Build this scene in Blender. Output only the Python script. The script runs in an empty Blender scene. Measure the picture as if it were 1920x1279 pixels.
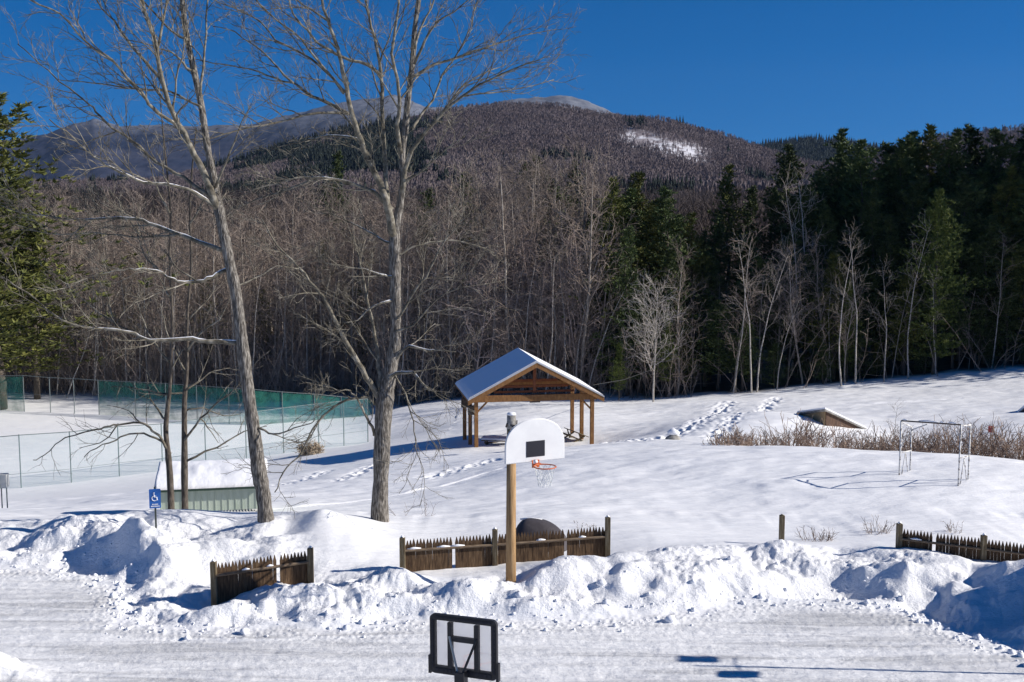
import bpy, math, random
import numpy as np
from mathutils import Vector, Matrix
C = bpy.context.scene.collection
sc = bpy.context.scene
R = math.radians

# ------------------------------------------------------------------ camera, sky, sun
F = 2200.0; CX, CY, HOR = 960.0, 639.5, 395.0; CAMZ = 8.3
TH = math.atan((CY - HOR) / F); CT, ST = math.cos(TH), math.sin(TH)
cam = bpy.data.cameras.new('camera'); cam.sensor_width = 36; cam.lens = 36 * F / 1920
cam.clip_start = .1; cam.clip_end = 30000
co = bpy.data.objects.new('camera', cam); C.objects.link(co)
co.location = (0, 0, CAMZ); co.rotation_euler = (math.pi / 2 - TH, 0, 0); sc.camera = co

SUN_EL, SUN_A = 27.5, 4.0          # degrees above horizon, degrees behind the picture plane on the right
sd = Vector((math.cos(R(SUN_EL)) * math.cos(R(SUN_A)), -math.cos(R(SUN_EL)) * math.sin(R(SUN_A)), math.sin(R(SUN_EL))))
sl = bpy.data.lights.new('sun', 'SUN'); sl.energy = 5.0; sl.angle = R(.5); sl.color = (1, .94, .86)
so = bpy.data.objects.new('sun', sl); C.objects.link(so); so.location = (60, -10, 60)
so.rotation_euler = (-sd).to_track_quat('-Z', 'Y').to_euler()
w = bpy.data.worlds.new('World'); sc.world = w; w.use_nodes = True
nt = w.node_tree; nt.nodes.clear()
def nd(t, ty, **k):
    n = t.nodes.new(ty)
    for a, b in k.items(): setattr(n, a, b)
    return n
out = nd(nt, 'ShaderNodeOutputWorld'); bg = nd(nt, 'ShaderNodeBackground'); bg.inputs[1].default_value = .079
sky = nd(nt, 'ShaderNodeTexSky', sky_type='NISHITA', sun_disc=False)
sky.sun_elevation = R(SUN_EL); sky.sun_rotation = math.atan2(sd.x, sd.y)
sky.altitude = 1500; sky.air_density = 1.0; sky.dust_density = 0.0; sky.ozone_density = 3.5
tcw = nd(nt, 'ShaderNodeTexCoord'); mpw = nd(nt, 'ShaderNodeMapping'); mpw.inputs['Location'].default_value = (0, 0, .155)
hs = nd(nt, 'ShaderNodeHueSaturation'); hs.inputs['Saturation'].default_value = 1.42; hs.inputs['Hue'].default_value = .508
nt.links.new(tcw.outputs['Generated'], mpw.inputs[0]); nt.links.new(mpw.outputs[0], sky.inputs[0])
nt.links.new(sky.outputs[0], hs.inputs['Color']); nt.links.new(hs.outputs[0], bg.inputs[0]); nt.links.new(bg.outputs[0], out.inputs[0])
sc.view_settings.view_transform = 'Standard'; sc.view_settings.look = 'None'
sc.view_settings.exposure = 0.34; sc.view_settings.gamma = 1
sc.cycles.max_bounces = 6; sc.cycles.transparent_max_bounces = 24

# ------------------------------------------------------------------ helpers
def P(px, py, D):
    u = (px - CX) / F; v = -(py - CY) / F
    d = (u, v * ST + CT, v * CT - ST); s = D / d[1]
    return Vector((d[0] * s, D, CAMZ + d[2] * s))
def PX(px, D): return (px - CX) / F * D / 1.0

def tag(o, label=None, cat=None, group=None, kind=None):
    if label: o['label'] = label
    if cat: o['category'] = cat
    if group: o['group'] = group
    if kind: o['kind'] = kind
    return o
def empty(name, loc, rz=0, **k):
    o = bpy.data.objects.new(name, None); C.objects.link(o); o.location = loc; o.rotation_euler = (0, 0, rz)
    o.empty_display_size = .2
    return tag(o, **k)
def link_mesh(name, me, parent=None, **k):
    o = bpy.data.objects.new(name, me); C.objects.link(o)
    if parent is not None: o.parent = parent
    return tag(o, **k)

class MB:
    def __init__(s): s.v = []; s.f = []; s.smooth = True
    def add(s, vs, fs):
        b = len(s.v); s.v.extend(vs); s.f.extend([tuple(i + b for i in f) for f in fs])
    def tube(s, pts, rad, n=6, cap=True):
        pts = [Vector(p) for p in pts]; b = len(s.v); m = len(pts)
        up = Vector((.31, .17, .93)).normalized(); x = None
        for i, p in enumerate(pts):
            t = (pts[min(i + 1, m - 1)] - pts[max(i - 1, 0)])
            t = t.normalized() if t.length > 1e-9 else Vector((0, 0, 1))
            if x is None:
                x = t.cross(up)
                if x.length < .05: x = t.cross(Vector((1, 0, 0)))
            x = (x - t * x.dot(t)).normalized(); y = t.cross(x)
            r = rad[i] if hasattr(rad, '__len__') else rad
            for k in range(n):
                a = 2 * math.pi * k / n
                s.v.append(tuple(p + x * (r * math.cos(a)) + y * (r * math.sin(a))))
        for i in range(m - 1):
            for k in range(n):
                a = b + i * n + k; c = b + i * n + (k + 1) % n
                s.f.append((a, c, c + n, a + n))
        if cap and n > 2:
            s.f.append(tuple(b + k for k in range(n))[::-1]); s.f.append(tuple(b + (m - 1) * n + k for k in range(n)))
    def box(s, c, h, M=None):
        vs = [Vector((c[0] + a * h[0], c[1] + b_ * h[1], c[2] + d * h[2])) for a in (-1, 1) for b_ in (-1, 1) for d in (-1, 1)]
        if M is not None: vs = [M @ q for q in vs]
        s.add([tuple(q) for q in vs], [(0, 1, 3, 2), (4, 6, 7, 5), (0, 4, 5, 1), (2, 3, 7, 6), (0, 2, 6, 4), (1, 5, 7, 3)])
    def prism(s, poly, d0, d1, M=None):      # polygon in xz, extruded in y
        n = len(poly)
        vs = [Vector((p[0], d0, p[1])) for p in poly] + [Vector((p[0], d1, p[1])) for p in poly]
        if M is not None: vs = [M @ q for q in vs]
        s.add([tuple(q) for q in vs], [tuple(range(n)), tuple(range(2 * n - 1, n - 1, -1))] + [(i, i + n, (i + 1) % n + n, (i + 1) % n) for i in range(n)])
    def mesh(s, name, mat, smooth=False):
        me = bpy.data.meshes.new(name); me.from_pydata(s.v, [], s.f); me.materials.append(mat)
        if smooth: me.polygons.foreach_set('use_smooth', [True] * len(me.polygons))
        me.update(); return me
    def build(s, name, mat, parent=None, smooth=False, bevel=0, **k):
        o = link_mesh(name, s.mesh(name, mat, smooth), parent, **k)
        if bevel:
            m = o.modifiers.new('b', 'BEVEL'); m.width = bevel; m.segments = 2; m.limit_method = 'ANGLE'
        return o

def npmesh(name, V, Q, mat, smooth=True):
    me = bpy.data.meshes.new(name); n = len(Q); k = Q.shape[1]
    me.vertices.add(len(V)); me.vertices.foreach_set('co', V.astype(np.float32).ravel())
    me.loops.add(n * k); me.loops.foreach_set('vertex_index', Q.astype(np.int32).ravel())
    me.polygons.add(n); me.polygons.foreach_set('loop_start', np.arange(0, n * k, k, dtype=np.int32))
    me.update(calc_edges=True)
    if smooth: me.polygons.foreach_set('use_smooth', np.ones(n, bool))
    me.materials.append(mat); me.validate(); return me

# ------------------------------------------------------------------ materials
def mat(name, col, rough=.8, **k):
    m = bpy.data.materials.new(name); m.use_nodes = True; t = m.node_tree
    b = t.nodes['Principled BSDF']; b.inputs['Base Color'].default_value = (*col, 1); b.inputs['Roughness'].default_value = rough
    b.inputs['Specular IOR Level'].default_value = k.get('spec', .3); b.inputs['Metallic'].default_value = k.get('metal', 0)
    return m, t, b
def ramp(t, fac, stops):
    r = nd(t, 'ShaderNodeValToRGB'); e = r.color_ramp.elements
    while len(e) < len(stops): e.new(.5)
    for i, (p, c) in enumerate(stops): e[i].position = p; e[i].color = (*c, 1)
    t.links.new(fac, r.inputs[0]); return r.outputs[0]
def noise(t, scale, detail=4, rough=.55, vec=None, stretch=None, dist=0):
    n = nd(t, 'ShaderNodeTexNoise'); n.inputs['Scale'].default_value = scale; n.inputs['Detail'].default_value = detail
    n.inputs['Roughness'].default_value = rough; n.inputs['Distortion'].default_value = dist
    if vec is None: vec = nd(t, 'ShaderNodeTexCoord').outputs['Object']
    if stretch:
        mp = nd(t, 'ShaderNodeMapping'); mp.inputs['Scale'].default_value = stretch[:3]
        if len(stretch) > 3: mp.inputs['Rotation'].default_value = (0, 0, stretch[3])
        t.links.new(vec, mp.inputs[0]); vec = mp.outputs[0]
    t.links.new(vec, n.inputs['Vector']); return n.outputs[0]
def bump(t, b, h, strength, dist):
    n = nd(t, 'ShaderNodeBump'); n.inputs['Strength'].default_value = strength; n.inputs['Distance'].default_value = dist
    t.links.new(h, n.inputs['Height'])
    t.links.new(n.outputs[0], b.inputs['Normal']); return n
def mix(t, fac, a, b_, mode='MIX'):
    n = nd(t, 'ShaderNodeMix', data_type='RGBA', blend_type=mode)
    if hasattr(fac, 'is_linked'): t.links.new(fac, n.inputs[0])
    else: n.inputs[0].default_value = fac
    for i, x in ((6, a), (7, b_)):
        if hasattr(x, 'is_linked'): t.links.new(x, n.inputs[i])
        else: n.inputs[i].default_value = (*x, 1)
    return n.outputs[2]
def mathn(t, op, a, b_=None, c=None, clamp=False):
    n = nd(t, 'ShaderNodeMath', operation=op, use_clamp=clamp)
    for i, x in enumerate((a, b_, c)):
        if x is None: continue
        if hasattr(x, 'is_linked'): t.links.new(x, n.inputs[i])
        else: n.inputs[i].default_value = x
    return n.outputs[0]
def noisy(name, stops, scale, rough=.8, stretch=None, bumpd=0, objrand=0, detail=5, **k):
    m, t, b = mat(name, (.5, .5, .5), rough, **k)
    n = noise(t, scale, detail, .6, stretch=stretch)
    c = ramp(t, n, stops)
    if objrand:
        oi = nd(t, 'ShaderNodeObjectInfo'); h = nd(t, 'ShaderNodeHueSaturation')
        mr = nd(t, 'ShaderNodeMapRange'); mr.inputs[3].default_value = 1 - objrand; mr.inputs[4].default_value = 1 + objrand
        t.links.new(oi.outputs['Random'], mr.inputs[0]); t.links.new(mr.outputs[0], h.inputs['Value'])
        t.links.new(c, h.inputs['Color']); c = h.outputs[0]
    t.links.new(c, b.inputs['Base Color'])
    if bumpd: bump(t, b, n, .8, bumpd)
    return m
M = {}
# trampled / wind-blown snow with a packed, greyish ploughed road (vertex attribute 'road')
m, t, b = mat('snow_ground', (.9, .9, .92), .55, spec=.25)
att = nd(t, 'ShaderNodeAttribute', attribute_name='road').outputs['Fac']
lum = nd(t, 'ShaderNodeAttribute', attribute_name='lumpy').outputs['Fac']
n1 = noise(t, .5, 5, .6, stretch=(.55, 1.6, 1, .12)); n2 = noise(t, 26, 4, .7)
n3 = noise(t, 1.0, 5, .62, stretch=(.2, 2.4, 1, .09), dist=1.1); n4 = noise(t, .35, 3, .5, stretch=(.4, 1.6, 1, -.1))
rc = ramp(t, n3, [(.36, (.50, .50, .50)), (.47, (.73, .73, .73)), (.58, (.89, .89, .885))])
rc2 = mix(t, ramp(t, n4, [(.5, (0, 0, 0)), (.75, (.8, .8, .8))]), rc, (.84, .84, .84))
rc3 = mix(t, ramp(t, n2, [(.45, (0, 0, 0)), (.62, (.5, .5, .5))]), rc2, (.86, .87, .88))
sn = ramp(t, n1, [(.3, (.86, .87, .885)), (.7, (.92, .92, .925))])
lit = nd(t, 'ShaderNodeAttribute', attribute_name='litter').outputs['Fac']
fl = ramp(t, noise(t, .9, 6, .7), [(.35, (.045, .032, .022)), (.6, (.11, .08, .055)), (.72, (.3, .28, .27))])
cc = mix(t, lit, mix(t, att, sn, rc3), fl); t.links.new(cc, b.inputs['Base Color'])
far = noise(t, 1.3, 4, .6, stretch=(.5, 1.8, 1, .2)); fin = noise(t, 14, 5, .7)
hh = mathn(t, 'MULTIPLY_ADD', fin, mathn(t, 'MULTIPLY_ADD', mathn(t, 'MULTIPLY_ADD', lum, .9, mathn(t, 'MULTIPLY', att, .35)), .035, .006), mathn(t, 'MULTIPLY', far, .085))
hh = mathn(t, 'MULTIPLY_ADD', mathn(t, 'MULTIPLY', n3, att), .05, hh)
bump(t, b, hh, 1.0, 1.0); M['ground'] = m
m, t, b = mat('snow', (.88, .89, .92), .6, spec=.2); bump(t, b, noise(t, 6, 4), .6, .03); M['snow'] = m
M['bark_grey'] = noisy('bark_grey', [(.36, (.04, .035, .030)), (.5, (.145, .13, .112)), (.64, (.32, .295, .26))], 7, .9, (4, 4, .7), .06)
M['bark_limb'] = noisy('bark_limb', [(.32, (.055, .048, .036)), (.5, (.155, .138, .105)), (.68, (.32, .295, .245))], 5, .9, None, .01)
M['bark_dark'] = noisy('bark_dark', [(.3, (.035, .028, .022)), (.6, (.12, .10, .08)), (.8, (.26, .23, .19))], 9, .9, (3, 3, .6), .02)
M['bark_wood'] = noisy('bark_wood', [(.3, (.12, .10, .08)), (.7, (.42, .37, .31))], 3, .9, (2, 2, .6), 0, .3)
M['twigs'] = noisy('twigs', [(.3, (.13, .10, .08)), (.7, (.33, .27, .225))], .6, .9, None, 0, .3, 2)
M['birch'] = noisy('birch', [(.3, (.10, .09, .075)), (.48, (.36, .33, .29)), (.7, (.52, .48, .43))], 4, .8, (1.2, 1.2, 4), 0, .15)
M['far_twigs'] = noisy('far_twigs', [(.35, (.075, .056, .048)), (.65, (.165, .13, .112))], .05, .95)
M['birch_grey'] = noisy('grey_sapling_bark', [(.3, (.16, .14, .12)), (.7, (.46, .42, .37))], 3, .85, (2, 2, .8), 0, .25)
M['needles'] = noisy('needles', [(.3, (.028, .042, .015)), (.55, (.07, .10, .028)), (.72, (.14, .165, .045))], .9, .7, None, 0, .25, 3)
M['needles_lit'] = noisy('needles_sunlit', [(.3, (.05, .075, .015)), (.55, (.11, .14, .028)), (.75, (.19, .20, .04))], .9, .7, None, 0, .15, 3)  # brighter copy of the needles, sunlight put into the colour
M['brush'] = noisy('brush', [(.3, (.14, .092, .065)), (.7, (.36, .27, .21))], 1.2, .9, None, 0, .2, 3)
M['dead_leaves'] = noisy('dead_leaves', [(.3, (.22, .16, .10)), (.7, (.5, .42, .32))], 8, .9)
M['stockade'] = noisy('weathered_picket', [(.3, (.032, .018, .010)), (.5, (.085, .050, .026)), (.72, (.155, .10, .055))], 5, .85, (5, 5, .7), .01)
M['rail'] = noisy('rail_wood', [(.3, (.10, .065, .04)), (.7, (.24, .18, .12))], 5, .85, (1, 5, 5), .006)
M['post_old'] = noisy('old_post', [(.3, (.085, .055, .03)), (.5, (.15, .115, .065)), (.75, (.27, .23, .16))], 6, .85, (4, 4, .5), .008)
M['pole'] = noisy('round_pole', [(.3, (.20, .115, .05)), (.5, (.36, .22, .10)), (.75, (.50, .33, .17))], 5, .75, (5, 5, .35), .005)
M['cedar'] = noisy('cedar_beam', [(.3, (.15, .065, .022)), (.7, (.32, .165, .06))], 4, .75, (3, 3, 1), .004)
M['redwood'] = noisy('red_board', [(.3, (.12, .035, .015)), (.7, (.24, .085, .035))], 4, .75, (1, 3, 3), .004)
M['roof_metal'] = mat('roof_edge_metal', (.55, .57, .58), .4, metal=.5)[0]
M['fence_metal'] = mat('galvanised', (.16, .19, .19), .5, metal=.3)[0]
M['white_pipe'] = noisy('flaking_white_pipe', [(.38, (.16, .13, .11)), (.5, (.66, .65, .62)), (.8, (.76, .75, .72))], 11, .6)
M['rust_pipe'] = noisy('dark_pipe', [(.3, (.05, .04, .035)), (.7, (.12, .1, .09))], 9, .7)
M['board_white'] = noisy('white_fiberglass', [(.3, (.70, .70, .70)), (.7, (.78, .78, .77))], 3, .45, spec=.4)
M['black'] = noisy('black_plastic', [(.3, (.010, .010, .013)), (.7, (.022, .022, .026))], 20, .45, spec=.4)
M['black_paint'] = mat('black_paint', (.02, .02, .028), .5)[0]
M['orange'] = noisy('orange_steel', [(.3, (.42, .09, .03)), (.7, (.62, .16, .05))], 20, .5)
M['net'] = mat('white_net', (.72, .74, .72), .8)[0]
M['strut'] = mat('grey_strut', (.42, .42, .38), .4, metal=.4)[0]
M['acrylic'] = noisy('frosted_panel', [(.3, (.58, .59, .62)), (.7, (.68, .69, .71))], 2, .3, (3, 3, .3), spec=.5)
_t = M['acrylic'].node_tree; _o = _t.nodes['Material Output']; _tr = nd(_t, 'ShaderNodeBsdfTranslucent'); _tr.inputs[0].default_value = (.92, .92, .93, 1)
_tp = nd(_t, 'ShaderNodeBsdfTransparent'); _m1 = nd(_t, 'ShaderNodeMixShader'); _m1.inputs[0].default_value = .38; _m2 = nd(_t, 'ShaderNodeMixShader'); _m2.inputs[0].default_value = .35
_t.links.new(_t.nodes['Principled BSDF'].outputs[0], _m2.inputs[2]); _t.links.new(_tr.outputs[0], _m2.inputs[1]); _t.links.new(_m2.outputs[0], _m1.inputs[1]); _t.links.new(_tp.outputs[0], _m1.inputs[2]); _t.links.new(_m1.outputs[0], _o.inputs[0])
M['sign_blue'] = mat('sign_blue', (.015, .10, .36), .4)[0]
M['sign_white'] = mat('sign_white', (.8, .82, .85), .5)[0]
M['post_green'] = mat('sign_post', (.05, .06, .055), .6, metal=.4)[0]
M['siding'] = noisy('sage_siding', [(.3, (.34, .40, .33)), (.7, (.45, .51, .44))], 3, .7, (3, 3, .5), .002)
M['siding_trim'] = mat('dark_green_trim', (.05, .085, .06), .6)[0]
M['lattice'] = mat('white_lattice', (.7, .7, .66), .7)[0]
M['stone'] = noisy('grey_stone', [(.3, (.12, .11, .10)), (.5, (.26, .25, .23)), (.75, (.45, .43, .40))], 5, .9, None, .02)
M['tan_wall'] = noisy('tan_boards', [(.3, (.24, .16, .08)), (.7, (.42, .30, .16))], 6, .8, (3, 3, .5))
M['brown_wall'] = noisy('brown_boards', [(.3, (.06, .035, .022)), (.7, (.12, .07, .045))], 6, .8, (3, 3, .5))
M['tarp'] = noisy('dark_tarp', [(.3, (.04, .035, .04)), (.7, (.085, .075, .08))], 3, .7, None, .02)
M['grey_box'] = noisy('grey_cabinet', [(.3, (.42, .43, .41)), (.7, (.52, .52, .50))], 5, .5)
M['red'] = mat('faded_red', (.35, .04, .04), .5)[0]
M['cable'] = mat('cable', (.03, .03, .03), .6)[0]
def screen_mat(name, col, open_, scale, wire):
    m, t, b = mat(name, col, .8)
    uv = nd(t, 'ShaderNodeUVMap').outputs[0]; sp = nd(t, 'ShaderNodeSeparateXYZ'); t.links.new(uv, sp.inputs[0])
    if wire:      # diamond wire pattern at real size
        a = mathn(t, 'ADD', sp.outputs[0], sp.outputs[1]); c = mathn(t, 'SUBTRACT', sp.outputs[0], sp.outputs[1])
        fa = mathn(t, 'FRACT', mathn(t, 'MULTIPLY', a, scale)); fc = mathn(t, 'FRACT', mathn(t, 'MULTIPLY', c, scale))
        al = mathn(t, 'MAXIMUM', mathn(t, 'LESS_THAN', fa, wire), mathn(t, 'LESS_THAN', fc, wire))
    else:
        n = noise(t, scale, 3, .6, vec=uv); mr = nd(t, 'ShaderNodeMapRange'); t.links.new(n, mr.inputs[0])
        mr.inputs[1].default_value = .35; mr.inputs[2].default_value = .65
        mr.inputs[3].default_value = open_ - .2; mr.inputs[4].default_value = open_ + .12
        al = mr.outputs[0]
    t.links.new(al, b.inputs['Alpha']); return m
M['chainlink'] = screen_mat('chain_link', (.22, .40, .42), 0, 16, .085)
M['windscreen'] = screen_mat('green_windscreen', (.03, .19, .14), .5, 1.2, 0)

# ------------------------------------------------------------------ terrain: height from control points
ctrl = []
def cp(px, py, D): ctrl.append(tuple(P(px, py, D)))
for x in (-40, -25, -14, -7, 0, 7, 14, 25, 40):
    for y in (-30, -10, 6, 16, 21): ctrl.append((x, y, 0.))
FOOT = [(-260, 1062), (-100, 1064), (0, 1068), (100, 1074), (175, 1084), (215, 1104), (212, 1140), (226, 1170), (300, 1180), (440, 1184), (600, 1184), (700, 1181), (780, 1167), (900, 1164), (1000, 1170), (1150, 1165), (1270, 1155), (1400, 1136), (1500, 1128), (1600, 1134), (1680, 1145), (1740, 1172), (1800, 1198), (1870, 1218), (1930, 1236), (2100, 1290)]
def onflat(px, py):
    a = P(px, py, 1.0); s = CAMZ / (CAMZ - a.z); return (a.x * s, s)
FW = [onflat(*q) for q in FOOT]
for x, y in FW: ctrl.append((x, y, .02))
for q in [(-150, 1002, 29), (0, 1006, 28.6), (60, 1003, 28.5), (130, 988, 28.2), (190, 975, 27.9), (240, 972, 27.3), (265, 985, 27.1), (295, 1003, 27.3), (100, 1040, 27.4), (170, 1046, 27.0), (212, 1050, 26.8), (340, 960, 30.6), (400, 975, 30.2), (450, 990, 29.5), (545, 985, 28.8), (530, 1005, 28.2), (575, 962, 29.3), (605, 956, 29.0), (645, 966, 29.1), (700, 994, 29.3),
          (345, 1016, 26.4), (300, 1032, 25.9), (300, 1070, 25.3), (232, 1110, 25.2), (370, 1062, 26), (350, 1108, 24.7), (280, 1118, 24.3), (250, 1146, 23.8),
          (450, 1048, 26.4), (550, 1036, 26.6), (650, 1062, 26.2), (700, 1066, 26.0), (520, 1002, 28), (402, 1120, 24.3), (583, 1092, 25.1),
          (450, 1106, 23.95), (520, 1092, 24.1), (600, 1080, 24.3), (700, 1082, 24.3), (790, 1092, 24.2), (860, 1088, 24.2), (920, 1082, 24.2), (958, 1084, 24.7), (1010, 1066, 24.7), (1080, 1052, 25), (1150, 1044, 25.2), (1250, 1036, 25.6), (1340, 1030, 25.8), (1390, 1030, 26), (1465, 1042, 26), (1510, 1042, 26), (1560, 1050, 26), (1640, 1041, 26.2), (1750, 1046, 25.9), (1830, 1054, 25.5), (1920, 1062, 25.2), (2060, 1072, 25),
          (1610, 1068, 25.5), (1590, 1100, 25.3), (1700, 1066, 25.2), (1720, 1104, 24.9), (1820, 1100, 24.2), (1900, 1085, 24.2), (1850, 1140, 23.7), (1960, 1070, 23.9), (2030, 1010, 24.0), (2060, 1030, 23.0), (2160, 1010, 23.4), (2090, 1060, 22.0), (2000, 1110, 23.2),  # outermost points raise an unseen snow pile, added to shade the right bank
          (755, 1073, 25.8), (850, 1066, 26.0), (927, 1060, 26.3), (1040, 1050, 26.5), (1139, 1046, 26.8), (840, 1078, 25.3), (1685, 1030, 27), (1843, 1048, 26.4), (1980, 1066, 26),
          (1465, 1020, 28), (291, 1006, 28.3), (500, 976, 29), (712, 978, 31), (755, 1002, 29.5), (1000, 1000, 29.5), (1200, 1006, 28.6), (1300, 1022, 27.6), (1550, 1018, 28.5), (1650, 1000, 30), (1850, 1000, 30),
          (-300, 985, 31), (0, 985, 31), (150, 975, 31.3), (100, 952, 45), (-300, 952, 45), (395, 972, 34.5), (300, 935, 40), (250, 930, 48), (560, 930, 40), (600, 900, 50), (650, 862, 65), (700, 900, 45), (583, 848, 74), (850, 900, 42), (800, 850, 60),
          (950, 940, 35.5), (950, 882, 42), (950, 860, 50), (893, 838, 62), (1117, 833, 63), (1000, 818, 67), (950, 782, 76), (950, 757, 88), (750, 765, 90), (1200, 750, 89),
          (1300, 940, 34.5), (1300, 845, 42), (1300, 828, 52), (1300, 795, 62), (1350, 752, 81), (1220, 785, 75), (1240, 838, 48),
          (1686, 896, 36.4), (1797, 907, 35.3), (1600, 950, 33.3), (1600, 842, 42.3), (1600, 862, 49), (1498, 782, 61.5), (1525, 796, 60.6), (1548, 808, 59.8), (1625, 812, 61.4), (1680, 815, 62), (1600, 768, 72), (1600, 736, 83), (1900, 960, 33), (1900, 862, 40.5), (1900, 878, 48), (1900, 800, 60), (1900, 703, 86), (1760, 850, 41.5), (1760, 760, 72), (1760, 720, 85), (1920, 740, 76),
          (2100, 900, 38), (2100, 690, 86), (2300, 700, 80)]:
    cp(*q)
CZ = -7.9
def onz(px, py, z):
    a = P(px, py, 1.0); s = (CAMZ - z) / (CAMZ - a.z); return Vector((a.x * s, s, z))
for px, py in [(-200, 928), (-60, 918), (40, 915), (134, 906), (224, 893), (320, 882), (430, 866), (530, 850), (620, 838), (690, 829), (-200, 860), (0, 860), (200, 840), (400, 820), (560, 812), (-200, 768), (0, 770), (185, 778), (330, 787), (470, 797), (590, 783), (700, 778), (-500, 900), (-500, 770)]:
    ctrl.append(tuple(onz(px, py, CZ)))
for x, z in ((-160, -4), (-90, -6.5), (-50, -7.5), (-25, -7.5), (0, -6.5), (25, -5), (45, -3.5), (75, 1), (110, 5)):
    ctrl += [(x, 102, z), (x, 120, z + 1)]
for x in (-400, -200, -80, 0, 80, 200, 400): ctrl += [(x, 170, -3 + max(0, x) * .03), (x, 260, -1), (x, 400, 2)]
for y in (30, 60, 85): ctrl += [(-90, y, -4), (80, y, 1), (130, y, 4)]
ctrl = np.array(ctrl)
def kern(r2): return .5 * r2 * np.log(r2 + 1e-9)
def solve():
    xy = ctrl[:, :2] / 20; n = len(xy)
    r2 = ((xy[:, None] - xy[None]) ** 2).sum(-1)
    A = np.zeros((n + 3, n + 3)); A[:n, :n] = kern(r2) + np.eye(n) * 2e-5
    A[:n, n] = 1; A[:n, n + 1:] = xy; A[n, :n] = 1; A[n + 1:, :n] = xy.T
    return np.linalg.solve(A, np.concatenate([ctrl[:, 2], [0, 0, 0]]))
TW = solve()
def tps(x, y):
    x = x / 20; y = y / 20; out_ = np.empty_like(x); n = len(ctrl); cx = ctrl[:, 0] / 20; cy = ctrl[:, 1] / 20
    for i in range(0, len(x), 20000):
        s = slice(i, i + 20000); r2 = (x[s, None] - cx) ** 2 + (y[s, None] - cy) ** 2
        out_[s] = kern(r2) @ TW[:n] + TW[n] + TW[n + 1] * x[s] + TW[n + 2] * y[s]
    return out_
def h2(ix, iy, seed):
    n = (ix.astype(np.int64) * 374761393 + iy.astype(np.int64) * 668265263 + seed * 974711) & 0x7fffffff
    n = ((n ^ (n >> 13)) * 1274126177) & 0x7fffffff
    return ((n ^ (n >> 16)) & 0xffff) / 65535.0
def vn(x, y, seed=0):
    ix = np.floor(x); iy = np.floor(y); fx = x - ix; fy = y - iy
    fx = fx * fx * fx * (fx * (fx * 6 - 15) + 10); fy = fy * fy * fy * (fy * (fy * 6 - 15) + 10)
    a = h2(ix, iy, seed); b_ = h2(ix + 1, iy, seed); c = h2(ix, iy + 1, seed); d = h2(ix + 1, iy + 1, seed)
    return (a * (1 - fx) + b_ * fx) * (1 - fy) + (c * (1 - fx) + d * fx) * fy
def fbm(x, y, o=4, seed=0, g=.5):
    s = 0; a = 1; tot = 0
    for k in range(o):
        s = s + a * (vn(x, y, seed + k * 7) - .5); tot += a; a *= g
        x, y = x * 1.97 + y * .31 + 3.1, y * 1.97 - x * .31 + 7.7
    return s / tot * 2
def worley(x, y, seed=0):
    ix = np.floor(x); iy = np.floor(y); best = np.full(x.shape, 9.)
    for dx in (-1, 0, 1):
        for dy in (-1, 0, 1):
            cx = ix + dx; cy = iy + dy
            d = (cx + h2(cx, cy, seed) - x) ** 2 + (cy + h2(cx, cy, seed + 5) - y) ** 2
            best = np.minimum(best, d)
    return np.sqrt(best)
def seg_dist(x, y, pts):
    best = np.full(x.shape, 1e9)
    for (ax, ay), (bx, by) in zip(pts[:-1], pts[1:]):
        dx, dy = bx - ax, by - ay; t_ = np.clip(((x - ax) * dx + (y - ay) * dy) / (dx * dx + dy * dy + 1e-9), 0, 1)
        best = np.minimum(best, np.hypot(x - ax - t_ * dx, y - ay - t_ * dy))
    return best
RP = [(-60, FW[0][1] + 2)] + FW + [(60, FW[-1][1] - 6), (60, -40), (-60, -40)]
def inside(x, y, poly):
    c = np.zeros(x.shape, bool); n = len(poly)
    for i in range(n):
        x0, y0 = poly[i]; x1, y1 = poly[(i + 1) % n]
        if y0 == y1: continue
        c ^= ((y0 > y) != (y1 > y)) & (x < (x1 - x0) * (y - y0) / (y1 - y0) + x0)
    return c
def sstep(a, b_, x):
    t_ = np.clip((x - a) / (b_ - a), 0, 1); return t_ * t_ * (3 - 2 * t_)
TRACKS = []       # (world polyline, width, depth, kind)
def ptrack(pts, width, depth, kind):
    TRACKS.append(([(P(*q).x, P(*q).y) for q in pts], width, depth, kind))
ptrack([(500, 948, 36.5), (620, 938, 37.5), (740, 922, 38.8), (840, 905, 41), (945, 886, 43)], .16, .07, 'line')
ptrack([(810, 890, 44), (860, 878, 46), (930, 862, 49.5)], .55, .12, 'foot')
ptrack([(640, 900, 46), (675, 882, 52), (700, 872, 56)], .4, .12, 'foot')
ptrack([(520, 905, 46), (560, 890, 50), (610, 875, 56)], .4, .10, 'foot')
ptrack([(1135, 838, 60), (1190, 832, 57), (1250, 815, 57), (1300, 800, 61), (1335, 775, 70), (1365, 755, 80)], .7, .13, 'foot')
ptrack([(1330, 815, 55), (1380, 790, 63), (1430, 765, 74), (1455, 752, 82)], .5, .14, 'foot')
ptrack([(1500, 756, 77), (1640, 760, 75), (1800, 744, 76)], .2, .06, 'line')
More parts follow.
